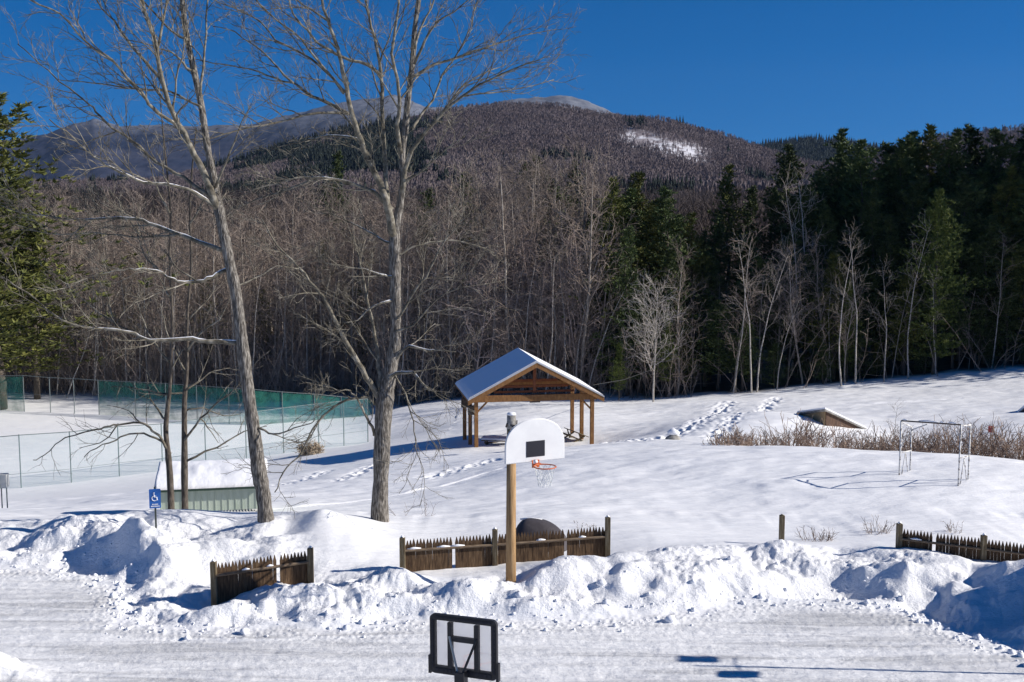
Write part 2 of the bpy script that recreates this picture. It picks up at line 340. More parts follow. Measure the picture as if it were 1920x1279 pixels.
def ground(x, y, full=False):
    x = np.atleast_1d(np.asarray(x, float)); y = np.atleast_1d(np.asarray(y, float))
    z = tps(x, y)
    road = np.zeros(x.shape); lump = np.zeros(x.shape)
    nr = (y < 33) & (y > -45) & (np.abs(x) < 60)
    if nr.any():
        a, b_ = x[nr], y[nr]
        wob = .22 * fbm(a * 1.3, b_ * 1.3, 3, 40)
        d = seg_dist(a, b_, RP[:len(FW) + 2]); ins = inside(a, b_, RP); sdn = np.where(ins, -d, d) + wob
        fall = 1 - sstep(2.0, 4.2, sdn)
        left = sstep(-3.2, -5.5, a)   # the ragged heap on the left reaches further back
        fall = np.maximum(fall, left * (1 - sstep(3.5, 6.0, sdn)) * .8)
        smoothz = np.zeros(a.shape)
        for cx_, cy_, rx, ry in ((-.9, 26.0, 2.0, .55), (-1.2, 25.4, 1.1, .5), (1.0, 26.1, 1.3, .4), (-3.0, 27.6, 1.8, 1.0), (-4.2, 28.6, 1.6, .9)):
            smoothz = np.maximum(smoothz, np.exp(-(((a - cx_) / rx) ** 2 + ((b_ - cy_) / ry) ** 2)))
        am = sstep(.05, .55, sdn) * fall * (1 - .9 * np.clip(smoothz * 1.5, 0, 1))
        big = fbm(a * .8, b_ * 1.0, 3, 3) * .34 + np.abs(fbm(a * .45 + 4, b_ * .6, 2, 44)) * .25 - .15
        cl = (.55 - worley(a * 1.9 + fbm(a * 2, b_ * 2, 2, 9), b_ * 2.4, 4)) * .11 * sstep(-.3, .3, fbm(a * .7, b_ * .7, 2, 18))
        cl2 = (.5 - worley(a * 5.2, b_ * 6.0 + fbm(a * 3, b_ * 3, 2, 29), 14)) * .045
        fn = fbm(a * 9, b_ * 10, 3, 21, .6) * .035
        patch = sstep(-.25, .3, fbm(a * .5 + 9, b_ * .6, 2, 77))
        z0 = z[nr]
        zb = z0 * (1 + .12 * fbm(a * 1.6, b_ * .3, 2, 66)) + am * (big + cl + (cl2 + fn) * (.35 + .65 * patch))
        crumb = np.exp(-((sdn + .15) / .45) ** 2) * np.clip(.42 - worley(a * 6.5, b_ * 6.5, 33), 0, 1) * .06
        rt = .018 * fbm(a * .7, b_ * 3.4, 3, 51) + .010 * fbm(a * 6, b_ * 8, 2, 52)
        for q in range(16):
            yk = 12.5 + q * .78 + .5 * math.sin(q * 2.1) + (-.06 + .09 * math.sin(q * 2.7)) * a + .006 * math.cos(q) * a * a + .2 * np.sin(a * .45 + q)
            for off in (0, .24) if q % 3 else (0,):
                rt = rt - .018 * np.exp(-((b_ - yk - off) / .055) ** 2) * (.4 + .6 * sstep(-.3, .3, fbm(a * .6, b_ * .4 + q, 2, 120 + q)))
        k = sstep(-.15, .55, sdn)
        z[nr] = np.maximum(zb * k, 0 * k) * k + rt * (1 - k) + crumb * (1 - .5 * k) + np.minimum(zb, 0) * k
        road[nr] = 1 - sstep(-.25, .25, sdn + .2 * fbm(a * 3, b_ * 3, 2, 91)); lump[nr] = np.clip(am, 0, 1)
        m0 = P(10, 1290, 20.3); z[nr] += .42 * np.exp(-(((a - m0.x + .4) / .8) ** 2 + ((b_ - m0.y) / .35) ** 2)) * (1 + .5 * fbm(a * 4, b_ * 4, 3, 8))
    md = (y >= 29) & (y < 110)
    if md.any():
        a, b_ = x[md], y[md]; f = sstep(29, 33, b_)
        court = (1 - sstep(-6.5, -4.5, z[md] * 1)) * (a < -4)
        z[md] += f * (1 - court * .8) * (.075 * fbm(a * .6, b_ * 1.1, 3, 61) + .10 * fbm(a * .16, b_ * .2, 2, 62))
        for pts, wd, dep, kind in TRACKS:
            d = seg_dist(a, b_, pts); near = d < wd * 2.2
            if not near.any(): continue
            g = np.exp(-(d / wd) ** 2)
            if kind == 'foot': g = g * (np.clip(.62 - worley(a * 2.6, b_ * 2.2, 71), -.15, .5) * 2.4)
            z[md] -= g * dep - (.35 * dep * np.exp(-((d - wd * 1.4) / (.4 * wd)) ** 2) if kind == 'line' else 0)
    return (z, road, lump) if full else z
def gz(x, y): return float(ground(x, y)[0])
# rays onto the ground: place things where the photograph shows their base
def at(px, D, dz=0):
    x = PX(px, D); p = P(px, 800, D)
    z = gz(p.x, D); q = P(px, 800, D); return Vector((q.x, D, z + dz))

yr = np.concatenate([[-30, -10, 0, 6, 10, 13, 15, 16.5, 18], np.arange(19.2, 31.6, .045), np.arange(31.6, 45, .09), np.arange(45, 92, .17), np.geomspace(92, 900, 60)])
sc_ = np.concatenate([np.linspace(-.48, .48, 960)])
ext = np.array([.5, .54, .6, .7, .85, 1.1, 1.5, 2.2, 3.5])
scol = np.concatenate([-ext[::-1], sc_, ext])
YY, SS = np.meshgrid(yr, scol, indexing='ij')
XX = SS * np.maximum(YY, 19.0 + .0 * YY)
zz, rd, lp = ground(XX.ravel(), YY.ravel(), True)
nr_, nc_ = YY.shape
idx = np.arange(nr_ * nc_).reshape(nr_, nc_)
Q = np.stack([idx[:-1, :-1], idx[:-1, 1:], idx[1:, 1:], idx[1:, :-1]], -1).reshape(-1, 4)
me = npmesh('ground', np.stack([XX.ravel(), YY.ravel(), zz], -1), Q, M['ground'])
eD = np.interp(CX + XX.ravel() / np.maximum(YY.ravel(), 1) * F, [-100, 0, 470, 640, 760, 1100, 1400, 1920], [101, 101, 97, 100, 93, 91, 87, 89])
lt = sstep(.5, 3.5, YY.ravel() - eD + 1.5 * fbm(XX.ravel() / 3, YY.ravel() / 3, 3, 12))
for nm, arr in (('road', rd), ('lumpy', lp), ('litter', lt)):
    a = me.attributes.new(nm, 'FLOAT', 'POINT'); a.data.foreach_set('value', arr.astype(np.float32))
g_ = link_mesh('snow_ground', me, kind='structure')

rng = random.Random(7)
# loose lumps of ploughed snow
mb = MB()
def lump(mb, c, r, rng):
    vs = []; fs = []
    n1_, n2_ = 6, 4
    ph = rng.random() * 6
    for i in range(n2_ + 1):
        th = math.pi * i / n2_
        for k in range(n1_):
            a = 2 * math.pi * k / n1_ + ph; rr = r * rng.uniform(.75, 1.2)
            vs.append((c[0] + rr * math.sin(th) * math.cos(a), c[1] + rr * math.sin(th) * math.sin(a), c[2] + rr * .75 * math.cos(th)))
    for i in range(n2_):
        for k in range(n1_): fs.append((i * n1_ + k, i * n1_ + (k + 1) % n1_, (i + 1) * n1_ + (k + 1) % n1_, (i + 1) * n1_ + k))
    mb.add(vs, fs)
cs = []
for k in range(800):
    i = rng.randrange(len(FW) - 1); t_ = rng.random()
    x = FW[i][0] * (1 - t_) + FW[i + 1][0] * t_; y = FW[i][1] * (1 - t_) + FW[i + 1][1] * t_ + (rng.gauss(.15, .4) if rng.random() < .6 else rng.uniform(-.3, 1.8))
    if abs(x / y) > .47: continue
    cs.append((x, y, min(.13, .010 + rng.expovariate(1 / .017))))
zs = ground([c[0] for c in cs], [c[1] for c in cs])
for (x, y, r), z in zip(cs, zs): lump(mb, (x, y, z + r * .3), r, rng)
mb.build('snow_lumps', M['snow'], smooth=True, kind='stuff', label='loose lumps of ploughed snow along the foot of the snow banks')

# ------------------------------------------------------------------ hills
def resample(sil, px):
    a = np.array(sil, float); return np.interp(px, a[:, 0], a[:, 1])
def hill(name, sil, D0, D1, z0, px0, px1, nx, ny, material, rough_amp, seed, power=1.0):
    px = np.linspace(px0, px1, nx); top = resample(sil, px); tt = np.linspace(0, 1.25, ny)
    V = []
    D = D0 + (D1 - D0) * tt
    u = (px - CX) / F
    zt = CAMZ + (HOR - top) / F * D1
    for j in range(ny):
        x = u * D1 * (.55 + .45 * D[j] / D1) * 1.0
        x = u * D[j] * 1.005
        g = min(tt[j], 1) ** power; e0 = (z0 - CAMZ) / D0; et = (HOR - top) / F
        z = CAMZ + D[j] * (e0 * (1 - g) + et * g) if tt[j] <= 1 else CAMZ + D1 * et - (tt[j] - 1) * D1 * .12
        f = g
        z = z + rough_amp * fbm(x / (D1 * .02) + 5, np.full_like(x, D[j] / (D1 * .03)), 5, seed, .6) * (f > 0)
        V.append(np.stack([x, np.full_like(x, D[j]), z], -1))
    V = np.concatenate(V); idx = np.arange(nx * ny).reshape(ny, nx)
    Q = np.stack([idx[:-1, :-1], idx[:-1, 1:], idx[1:, 1:], idx[1:, :-1]], -1).reshape(-1, 4)
    return link_mesh(name, npmesh(name, V, Q, material), kind='structure'), V.reshape(ny, nx, 3), px, tt
m, t, b = mat('hardwood_slope', (.1, .08, .08), .95, spec=.05)
c0 = ramp(t, noise(t, .012, 6, .65), [(.35, (.135, .105, .110)), (.65, (.185, .152, .158))])
pa = nd(t, 'ShaderNodeAttribute', attribute_name='snowpatch').outputs['Fac']
t.links.new(mix(t, pa, c0, (.62, .62, .66)), b.inputs['Base Color']); M['slope'] = m
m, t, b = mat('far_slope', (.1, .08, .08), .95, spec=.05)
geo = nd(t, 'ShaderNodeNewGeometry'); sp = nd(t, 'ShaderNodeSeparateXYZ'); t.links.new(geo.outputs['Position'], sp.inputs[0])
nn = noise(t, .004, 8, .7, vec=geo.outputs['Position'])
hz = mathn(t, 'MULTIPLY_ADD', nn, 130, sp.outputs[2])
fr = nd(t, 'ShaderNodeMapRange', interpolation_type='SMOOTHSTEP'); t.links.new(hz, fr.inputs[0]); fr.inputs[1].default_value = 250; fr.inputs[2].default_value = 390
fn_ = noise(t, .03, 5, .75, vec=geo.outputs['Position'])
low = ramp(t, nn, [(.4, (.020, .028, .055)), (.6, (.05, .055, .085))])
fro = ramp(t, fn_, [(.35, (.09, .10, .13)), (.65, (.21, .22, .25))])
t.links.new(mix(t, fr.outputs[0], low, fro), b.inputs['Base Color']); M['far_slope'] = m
M['spruce_slope'] = noisy('spruce_slope', [(.35, (.010, .016, .016)), (.65, (.028, .038, .03))], .05, .95)

FAR = [(-400, 275), (0, 268), (60, 262), (100, 252), (140, 238), (190, 226), (240, 240), (300, 238), (400, 241), (480, 237), (560, 215), (640, 198), (700, 187), (745, 185), (800, 205), (870, 205), (940, 192), (1000, 186), (1060, 184), (1100, 192), (1140, 212), (1250, 260), (1500, 330), (2400, 350)]
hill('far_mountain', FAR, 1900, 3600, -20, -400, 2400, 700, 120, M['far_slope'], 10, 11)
MAIN = [(-500, 350), (0, 350), (300, 340), (430, 312), (560, 276), (620, 258), (700, 242), (780, 222), (850, 210), (900, 204), (960, 200), (1050, 203), (1100, 214), (1150, 221), (1200, 225), (1250, 231), (1300, 244), (1350, 257), (1400, 273), (1450, 292), (1500, 305), (1700, 330), (2300, 350)]
ho, HV, hpx, htt = hill('forested_hill', MAIN, 330, 1250, 2, -500, 2300, 500, 160, M['slope'], 2.5, 23, .9)
# clearing with snow on the slope
def cam_px(V):
    d = V - np.array([0, 0, CAMZ]); f = d[..., 1] * CT - d[..., 2] * ST; u = d[..., 0] / f; v = (d[..., 1] * ST + d[..., 2] * CT) / f
    return CX + u * F, CY - v * F
def patchmask(V):
    ppx, ppy = cam_px(V)
    yc = 243 + (ppx - 1160) * .26
    m_ = sstep(1140, 1190, ppx) * (1 - sstep(1310, 1360, ppx)) * np.exp(-((ppy - yc - 10) / 19) ** 4)
    return m_
a = ho.data.attributes.new('snowpatch', 'FLOAT', 'POINT'); a.data.foreach_set('value', (patchmask(HV.reshape(-1, 3)) * (.6 + .4 * np.sign(fbm(HV[..., 0].ravel() / 9, HV[..., 1].ravel() / 9, 3, 5)))).astype(np.float32))
hill('spruce_hill', [(1250, 330), (1380, 290), (1415, 280), (1460, 273), (1520, 268), (1580, 272), (1640, 285), (1750, 320)], 1300, 1900, 30, 1250, 1750, 120, 50, M['spruce_slope'], 1.5, 31)
hill('right_ridge', [(1300, 420), (1500, 340), (1600, 310), (1680, 280), (1750, 262), (1800, 256), (1850, 250), (1920, 243), (2400, 215), (2900, 205)], 500, 1300, 12, 1300, 2900, 200, 60, M['slope'], 1.5, 37)

# tree cover of the hills: thousands of slim crowns, one mass
def canopy(name, HVx, count, seed, hgt, material, spike, keep=None, label=''):
    r = np.random.default_rng(seed); ny, nx, _ = HVx.shape
    jj = r.random(count) ** .8 * (ny / 1.25 - 2); ii = r.random(count) * (nx - 2)
    j = jj.astype(int); i = ii.astype(int); fj = (jj - j)[:, None]; fi = (ii - i)[:, None]
    p = (HVx[j, i] * (1 - fi) + HVx[j, i + 1] * fi) * (1 - fj) + (HVx[j + 1, i] * (1 - fi) + HVx[j + 1, i + 1] * fi) * fj
    kk = np.ones(count, bool) if keep is None else keep(p, r); p = p[kk]; n = len(p)
    H = hgt * r.uniform(.65, 1.15, n); V = []; T = []
    nb = 14 if not spike else 7
    for k in range(nb):
        a = r.random(n) * 2 * math.pi; ln = H * (r.uniform(.55, 1, n) if not spike else r.uniform(.9, 1, n))
        if not spike:
            sp_ = H * r.uniform(.02, .22, n) if k else H * 0
            tip = np.stack([p[:, 0] + sp_ * np.cos(a), p[:, 1] + sp_ * np.sin(a), p[:, 2] + ln], -1); wd = H * .007
            base = np.stack([p[:, 0], p[:, 1], p[:, 2] + H * .15 * (k > 0)], -1)
            dx = np.stack([wd * np.cos(a + 1.57), wd * np.sin(a + 1.57), wd * 0], -1) * 1.4
            tw = tip.copy(); tw[:, :2] += (r.random((n, 2)) - .5) * (H * .13)[:, None]; tw[:, 2] -= H * .12
            V += [base - dx, base + dx, tip, tip, tw, (base + tip) / 2 + dx * 2]; T.append('s'); T.append('s')
        else:
            rr = H * .2 * (1 - k / nb) ; z0 = p[:, 2] + H * (.12 + .12 * k)
            for q in range(3):
                a2 = a + q * 2.09
                pa_ = np.stack([p[:, 0] + rr * np.cos(a2), p[:, 1] + rr * np.sin(a2), z0], -1)
                pb_ = np.stack([p[:, 0] + rr * np.cos(a2 + 1.5), p[:, 1] + rr * np.sin(a2 + 1.5), z0 + H * .02], -1)
                tp = np.stack([p[:, 0], p[:, 1], z0 + H * .24], -1); V += [pa_, pb_, tp]; T.append('s')
    V = np.stack(V, 1).reshape(-1, 3); Q = np.arange(len(V)).reshape(-1, 3)
    return link_mesh(name, npmesh(name, V, Q, material, False), kind='stuff', label=label)
M['slope_trees'] = noisy('slope_trees', [(.35, (.135, .108, .110)), (.65, (.185, .155, .158))], .008, .95, spec=.05)
def keep_main(p, r):
    ppx, ppy = cam_px(p); pm = patchmask(p)
    vis = (ppx > 60) & (ppx < 1960) & (p[:, 1] < 1260)
    nz = fbm(p[:, 0] / 60, p[:, 1] / 90, 3, 55); left = (ppx > 380) & (ppx < 740 + nz * 220) & (ppy < 318 + nz * 60) & (nz > -.4)
    return vis & (r.random(len(p)) > pm * .93) & ~left
canopy('hardwood_cover', HV, 135000, 3, 6, M['slope_trees'], False, keep_main, 'leafless hardwood forest covering the brown hill')
def keep_sp(p, r):
    ppx, ppy = cam_px(p); nz = fbm(p[:, 0] / 60, p[:, 1] / 90, 3, 55)
    left = (ppx > 380) & (ppx < 740 + nz * 220) & (ppy < 318 + nz * 60) & (nz > -.4)
    strays = (nz > .45)
    return (left | strays) & (p[:, 1] < 1240) & (ppx > 60) & (ppx < 1600) & (ppy > 235)
canopy('spruce_cover', HV, 60000, 4, 11, M['spruce_slope'], True, keep_sp, 'dark evergreen forest covering the left slope of the hill')
for o in list(C.objects):
    if o.name == 'spruce_hill':
        V = np.empty(len(o.data.vertices) * 3, np.float32); o.data.vertices.foreach_get('co', V)
        canopy('spruce_wood', V.reshape(50, 120, 3), 7000, 6, 15, M['spruce_slope'], True, None, 'dark evergreens covering the small round hill')
    if o.name == 'right_ridge':
        V = np.empty(len(o.data.vertices) * 3, np.float32); o.data.vertices.foreach_get('co', V)
        canopy('ridge_wood', V.reshape(60, 200, 3), 30000, 8, 9, M['slope_trees'], False, None, 'leafless forest covering the low ridge at the right')

# ------------------------------------------------------------------ tree growing
def rand_perp(t_, rng):
    a = Vector((rng.gauss(0, 1), rng.gauss(0, 1), rng.gauss(0, 1))); a -= t_ * a.dot(t_)
    return a.normalized() if a.length > 1e-4 else Vector((1, 0, 0))
def path_at(pts, s):
    k = s * (len(pts) - 1); i = min(int(k), len(pts) - 2); f = k - i
    return pts[i].lerp(pts[i + 1], f), (pts[i + 1] - pts[i]).normalized(), i, f
def sprout(mb, pts, rads, rng, level, spec, start=.15):
    """side branches along a path; spec[level]=(spacing, len0, len1, angle, segs, sides, rmin, up)"""
    if level >= len(spec): return
    sp_, l0, l1, ang, segs, sides, rmin, up = spec[level]
    L = sum((pts[i + 1] - pts[i]).length for i in range(len(pts) - 1))
    n = max(1, int(L * (1 - start) / sp_ + rng.random()))
    for k in range(n):
        s = start + (1 - start) * (k + rng.random()) / n; s = min(s, .995)
        p, t_, i, f = path_at(pts, s); r = rads[i] * (1 - f) + rads[i + 1] * f
        a = ang * rng.uniform(.7, 1.3); d = (t_ * math.cos(a) + rand_perp(t_, rng) * math.sin(a))
        d.z += up; d.normalize()
        ln = rng.uniform(l0, l1) * (1.12 - .5 * s); q = [p]; dd = d
        for j in range(segs):
            dd = (dd + Vector((rng.gauss(0, .16), rng.gauss(0, .16), rng.gauss(0, .13) + up * .35))).normalized()
            q.append(q[-1] + dd * ln / segs)
        r0 = max(min(r * .6, ln * .017), rmin * 1.4); rr = [r0 + (rmin - r0) * j / segs for j in range(segs + 1)]
        mb.tube(q, rr, sides, cap=False)
        sprout(mb, q, rr, rng, level + 1, spec, .2)
# -- forest prototypes
def bare_proto(seed, H, fork=.4, spread=1.0, slim=False):
    r = random.Random(seed); tb, cb = MB(), MB(); pts = [Vector((0, 0, -.6))]; d = Vector((r.gauss(0, .03), r.gauss(0, .03), 1))
    n = 12
    for i in range(n):
        d = (d + Vector((r.gauss(0, .045), r.gauss(0, .045), .1))).normalized(); pts.append(pts[-1] + d * H * .92 / n)
    r0 = H * (.006 if slim else .0085); rad = [r0 * (1 - .86 * (i / n) ** .9) for i in range(n + 1)]; tb.tube(pts, rad, 6)
    nb = 9 if slim else 17
    for k in range(nb):
        s = (fork * (.75 if not slim else .9)) + (1 - fork * .8) * (k + r.random()) / nb * .98; s = min(s, .98)
        p, t_, i, f = path_at(pts, s); rr = rad[i]; a = R(r.uniform(26, 68)) * spread; az = k * 2.4 + r.random(); bend = r.gauss(0, .10)
        d = Vector((math.cos(az) * math.sin(a), math.sin(az) * math.sin(a), math.cos(a)))
        ln = H * r.uniform(.20, .36) * (1.25 - .75 * s) * (.55 if slim else 1); q = [p]
        for j in range(5):
            d = (d + Vector((r.gauss(0, .19), r.gauss(0, .19), .07 + bend))).normalized(); q.append(q[-1] + d * ln / 5)
        ra = [max(rr * .55 * (1 - j / 5.5), .012) for j in range(6)]; cb.tube(q, ra, 4, False)
        sprout(cb, q, ra, r, 0, [(.36, .8, 2.4, R(46), 3, 3, .010, .04), (.36, .35, 1.0, R(46), 2, 3, .007, .02)], .12)
    return tb, cb
def pine_proto(seed, H, base=.22, rad=.17, dens=1.0, drop=0.):
    r = random.Random(seed); tb, cb = MB(), MB()
    pts = [Vector((r.gauss(0, .05) * i, r.gauss(0, .05) * i, -.8 + (H + .6) * i / 8)) for i in range(9)]
    tb.tube(pts, [H * .014 * (1 - .93 * i / 8) for i in range(9)], 7)
    z = H * base
    gaps = [r.uniform(.62, 1.15) for _ in range(400)]
    gi = 0
    while z < H * .985:
        tt = z / H; L = H * rad * 1.38 * (1 - tt) ** .80 * (1 if tt > base + .12 else .75) * gaps[gi % 400]; gi += 1
        nb = 5 if tt < .9 else 4; az0 = r.random() * 6.28
        for k in range(nb):
            if r.random() < .13: continue
            az = az0 + k * 6.28 / nb + r.gauss(0, .25); ln = L * r.uniform(.55, 1.3) + .12
            rise = .12 + .65 * tt - drop; p, _, _, _ = path_at(pts, min(.995, (z + .8) / (H + .6))); q = [p]
            d = Vector((math.cos(az), math.sin(az), rise)).normalized()
            for j in range(4):
                d = (d + Vector((r.gauss(0, .1), r.gauss(0, .1), .06))).normalized(); q.append(q[-1] + d * ln / 4)
            cb.tube(q, [.035 + .008 * ln, .03, .022, .015, .008], 3, False)
            nt_ = int((3 + ln * 5.0) * dens)
            for m_ in range(nt_):
                s = .28 + .72 * (m_ + r.random()) / nt_; c, td, _, _ = path_at(q, min(s, .99))
                wdt = ln * .26 * (1 - .3 * s)
                c = c + Vector((r.gauss(0, 1) * wdt, r.gauss(0, 1) * wdt, abs(r.gauss(0, .06))))
                for b__ in range(7):
                    dn = Vector((r.gauss(0, 1), r.gauss(0, 1), r.gauss(.16, .3))) + td * 1.0; dn.normalize()
                    l_ = r.uniform(.26, .52); w_ = rand_perp(dn, r) * r.uniform(.05, .1)
                    cb.add([tuple(c - w_), tuple(c + w_), tuple(c + dn * l_)], [(0, 1, 2)])
        z += (H * .036 + .16) * (.42 + .58 * min(1, (1 - tt) * 1.6))
    for k in range(26):      # the upright leader
        c = path_at(pts, min(.999, .86 + .14 * k / 25))[0]
        for _ in range(6):
            dn = Vector((r.gauss(0, .7), r.gauss(0, .7), 1)).normalized(); w_ = rand_perp(dn, r) * .05; cb.add([tuple(c - w_), tuple(c + w_), tuple(c + dn * r.uniform(.3, .5))], [(0, 1, 2)])
    return tb, cb
def protos(fn, args, trunk_mat, crown_mat, nm):
    L = []
    for a in args:
        tb, cb = fn(*a); L.append((tb.mesh(nm + '_trunk', trunk_mat, True), cb.mesh(nm + '_crown', crown_mat), a[1]))
    return L
BARE = protos(bare_proto, [(s, 18, f, sp__) for s, f, sp__ in ((1, .4, 1), (2, .35, .8), (3, .5, .9), (4, .3, 1.1), (5, .45, .75), (6, .38, 1.0), (7, .3, .85))], M['bark_wood'], M['twigs'], 'hardwood')
SLIM = protos(bare_proto, [(21, 15, .45, .9, True), (22, 15, .55, .8, True), (23, 15, .4, .7, True)], M['birch_grey'], M['twigs'], 'slim')
BIRCH = protos(bare_proto, [(31, 16, .45, .7, True), (32, 16, .5, .8, True)], M['birch'], M['bark_wood'], 'birch')
PINE = protos(pine_proto, [(41, 22, .12, .2), (42, 22, .2, .24), (43, 22, .1, .22), (44, 22, .25, .25), (45, 22, .06, .18)], M['bark_dark'], M['needles'], 'pine')
PINEY = protos(pine_proto, [(51, 22, .10, .25, 1.3, .1), (52, 22, .2, .2, 1.2)], M['bark_dark'], M['needles_lit'], 'pine_yellow')
M['needles_mid'] = noisy('needles_olive', [(.3, (.05, .06, .014)), (.55, (.11, .12, .026)), (.72, (.19, .18, .04))], .9, .7, None, 0, .2, 3)
PINEY2 = protos(pine_proto, [(61, 22, .15, .22), (62, 22, .1, .2)], M['bark_dark'], M['needles_mid'], 'pine_olive')
def plant(name, proto, loc, height, label, cat, group=None, rz=None, lean=(0, 0), wide=1.0):
    o = empty(name, loc, rng.random() * 6.28 if rz is None else rz, label=label, cat=cat, group=group)
    s = height / proto[2]; o.scale = (s * wide, s * wide, s)
    if lean != (0, 0): o.rotation_euler = (lean[0], lean[1], 0)
    link_mesh('trunk', proto[0], o); link_mesh('crown', proto[1], o); return o
def plant_px(name, proto, px, topy, D, label, cat, group=None, **k):
    b_ = at(px, D); top = P(px, topy, D).z; return plant(name, proto, b_ - Vector((0, 0, .1)), max(top - b_.z, 2), label, cat, group, **k)

# conifers (px, top y, distance, prototype, width)
G1 = 'dark pines along the far edge of the field'
for i, (px, ty, D, k, wd) in enumerate([(1145, 330, 96, 0, 1.0), (1195, 318, 99, 1, 1.0), (1240, 345, 95, 2, .95), (1290, 395, 97, 3, .9), (1175, 420, 92, 2, .9), (1255, 455, 93, 0, .9), (1355, 305, 112, 1, .9), (1335, 400, 104, 4, .9), (1400, 345, 116, 2, .85),
                                 (1465, 268, 112, 1, 1.0), (1440, 350, 104, 0, .9), (1505, 350, 106, 3, .9), (1558, 236, 108, 4, 1.0), (1600, 258, 104, 1, 1.05), (1650, 262, 106, 2, 1.1), (1690, 244, 110, 3, 1.0), (1722, 232, 106, 0, 1.1), (1765, 238, 104, 1, 1.0), (1805, 228, 107, 2, 1.15), (1850, 240, 103, 3, 1.1), (1895, 236, 106, 0, 1.15), (1940, 225, 104, 1, 1.2),
                                 (1540, 380, 99, 2, .9), (1620, 350, 98, 0, 1.0), (1700, 330, 99, 3, 1.1), (1790, 320, 97, 1, 1.1), (1870, 310, 98, 2, 1.15), (1920, 300, 96, 3, 1.1), (1580, 300, 114, 0, 1.1), (1840, 400, 94, 4, 1.2), (1750, 420, 94, 0, 1.1), (1910, 420, 93, 1, 1.1), (1660, 400, 96, 4, 1.0), (1510, 470, 96, 2, 1.2), (1550, 560, 94, 0, 1.3), (1620, 500, 94, 1, 1.2), (1690, 560, 93, 2, 1.3), (1780, 520, 92, 3, 1.3), (1830, 560, 92, 1, 1.3), (1880, 520, 92, 2, 1.3), (1950, 500, 91, 0, 1.3), (1450, 560, 97, 4, 1.4), (1380, 520, 96, 2, 1.2), (1320, 540, 94, 0, 1.3), (1200, 540, 93, 3, 1.3), (1150, 520, 94, 2, 1.2), (1275, 600, 92, 4, 1.4), (1730, 620, 91, 2, 1.5), (1135, 370, 101, 4, 1.1), (1345, 560, 91, 1, 1.3), (1170, 350, 98, 1, 1.3), (1215, 370, 96, 3, 1.3), (1260, 400, 98, 1, 1.2), (1390, 600, 89.5, 3, 1.5), (1450, 640, 89.5, 2, 1.6), (1540, 640, 89.5, 0, 1.5), (1690, 500, 91, 0, 1.3), (1425, 480, 95, 3, 1.3), (1475, 430, 97, 0, 1.2), (1395, 430, 99, 1, 1.2), (1330, 470, 97, 4, 1.3), (1560, 470, 92, 3, 1.3), (1600, 600, 90.5, 2, 1.5), (1035, 330, 108, 1, 1.0), (1100, 400, 104, 0, 1.0), (1075, 470, 101, 2, 1.0), (1218, 380, 102, 2, 1.1), (1265, 400, 103, 0, 1.0), (1310, 430, 101, 1, 1.0), (1120, 450, 96, 3, .9), (1850, 640, 91, 0, 1.6), (1640, 640, 91, 1, 1.5), (1915, 650, 90.5, 3, 1.6), (1500, 660, 92, 0, 1.6)]):
    plant_px('pine_tree', (PINEY2 if (i % 5 == 1 or i in (0, 3)) else PINE)[k % 2 if (i % 5 == 1 or i in (0, 3)) else k], px, ty, D, 'dark green pine in the tall evergreen belt behind the right half of the field', 'tree', G1, wide=wd)
for px, ty, D, k, wd, lab in [(1000, 290, 128, 1, 1.1, 'pine whose crown tops the brown woods above the pavilion roof'), (1074, 300, 124, 0, .9, 'slim pine top rising just right of the pine above the pavilion'),
                              (870, 322, 122, 3, 1.0, 'pine half hidden behind the right limbs of the big forked tree'), (640, 280, 150, 2, .7, 'distant pine seen between the limbs of the forked tree'), (805, 350, 120, 2, .9, 'green pine directly right of the forked tree in the brown woods')]:
    plant_px('pine_tree', PINE[k], px, ty, D, lab, 'tree', wide=wd)
for px, ty, D, k, wd, lab in [(2, 125, 95, 0, 1.5, 'tall green white pine at the left edge behind the court fence'), (-50, 190, 97, 1, 1.4, 'second pine at the extreme left edge overlapping the tall one'), (72, 400, 99, 0, 1.35, 'low yellow green pine boughs right of the tall left pine')]:
    plant_px('white_pine', PINEY2[k], px, ty, D, lab, 'tree', wide=wd)
for px, ty, D, k, wd, lab in [(1248, 585, 90, 1, .8, 'small bright green pine right behind the pale round crowned bare tree'), (1585, 520, 90, 1, .55, 'narrow bright green evergreen standing in front of the dark right woods'), (1745, 350, 90, 0, .75, 'bright green pine with open boughs lit above the dark right woods'), (1160, 640, 89, 1, .9, 'low green pine just right of the pavilion roof'), (1400, 590, 91, 0, .5, 'small green pine behind thin trunks at mid right woods edge'), (735, 640, 98, 1, .6, 'short green pine behind the trunk of the forked tree')]:
    plant_px('young_pine', PINEY[k], px, ty, D, lab, 'tree', wide=wd)
r_ = random.Random(91)
for i in range(34):
    px = 1490 + 470 * ((i * .6180339) % 1); D = r_.uniform(100, 122); ty = float(np.interp(px, [1490, 1550, 1620, 1720, 1800, 1960], [330, 258, 262, 240, 236, 232])) + r_.uniform(0, 90)
    plant_px('pine_tree', PINE[i % 5], px, ty, D, 'dark green pine in the tall evergreen belt behind the right half of the field', 'tree', G1, wide=r_.uniform(.9, 1.25))
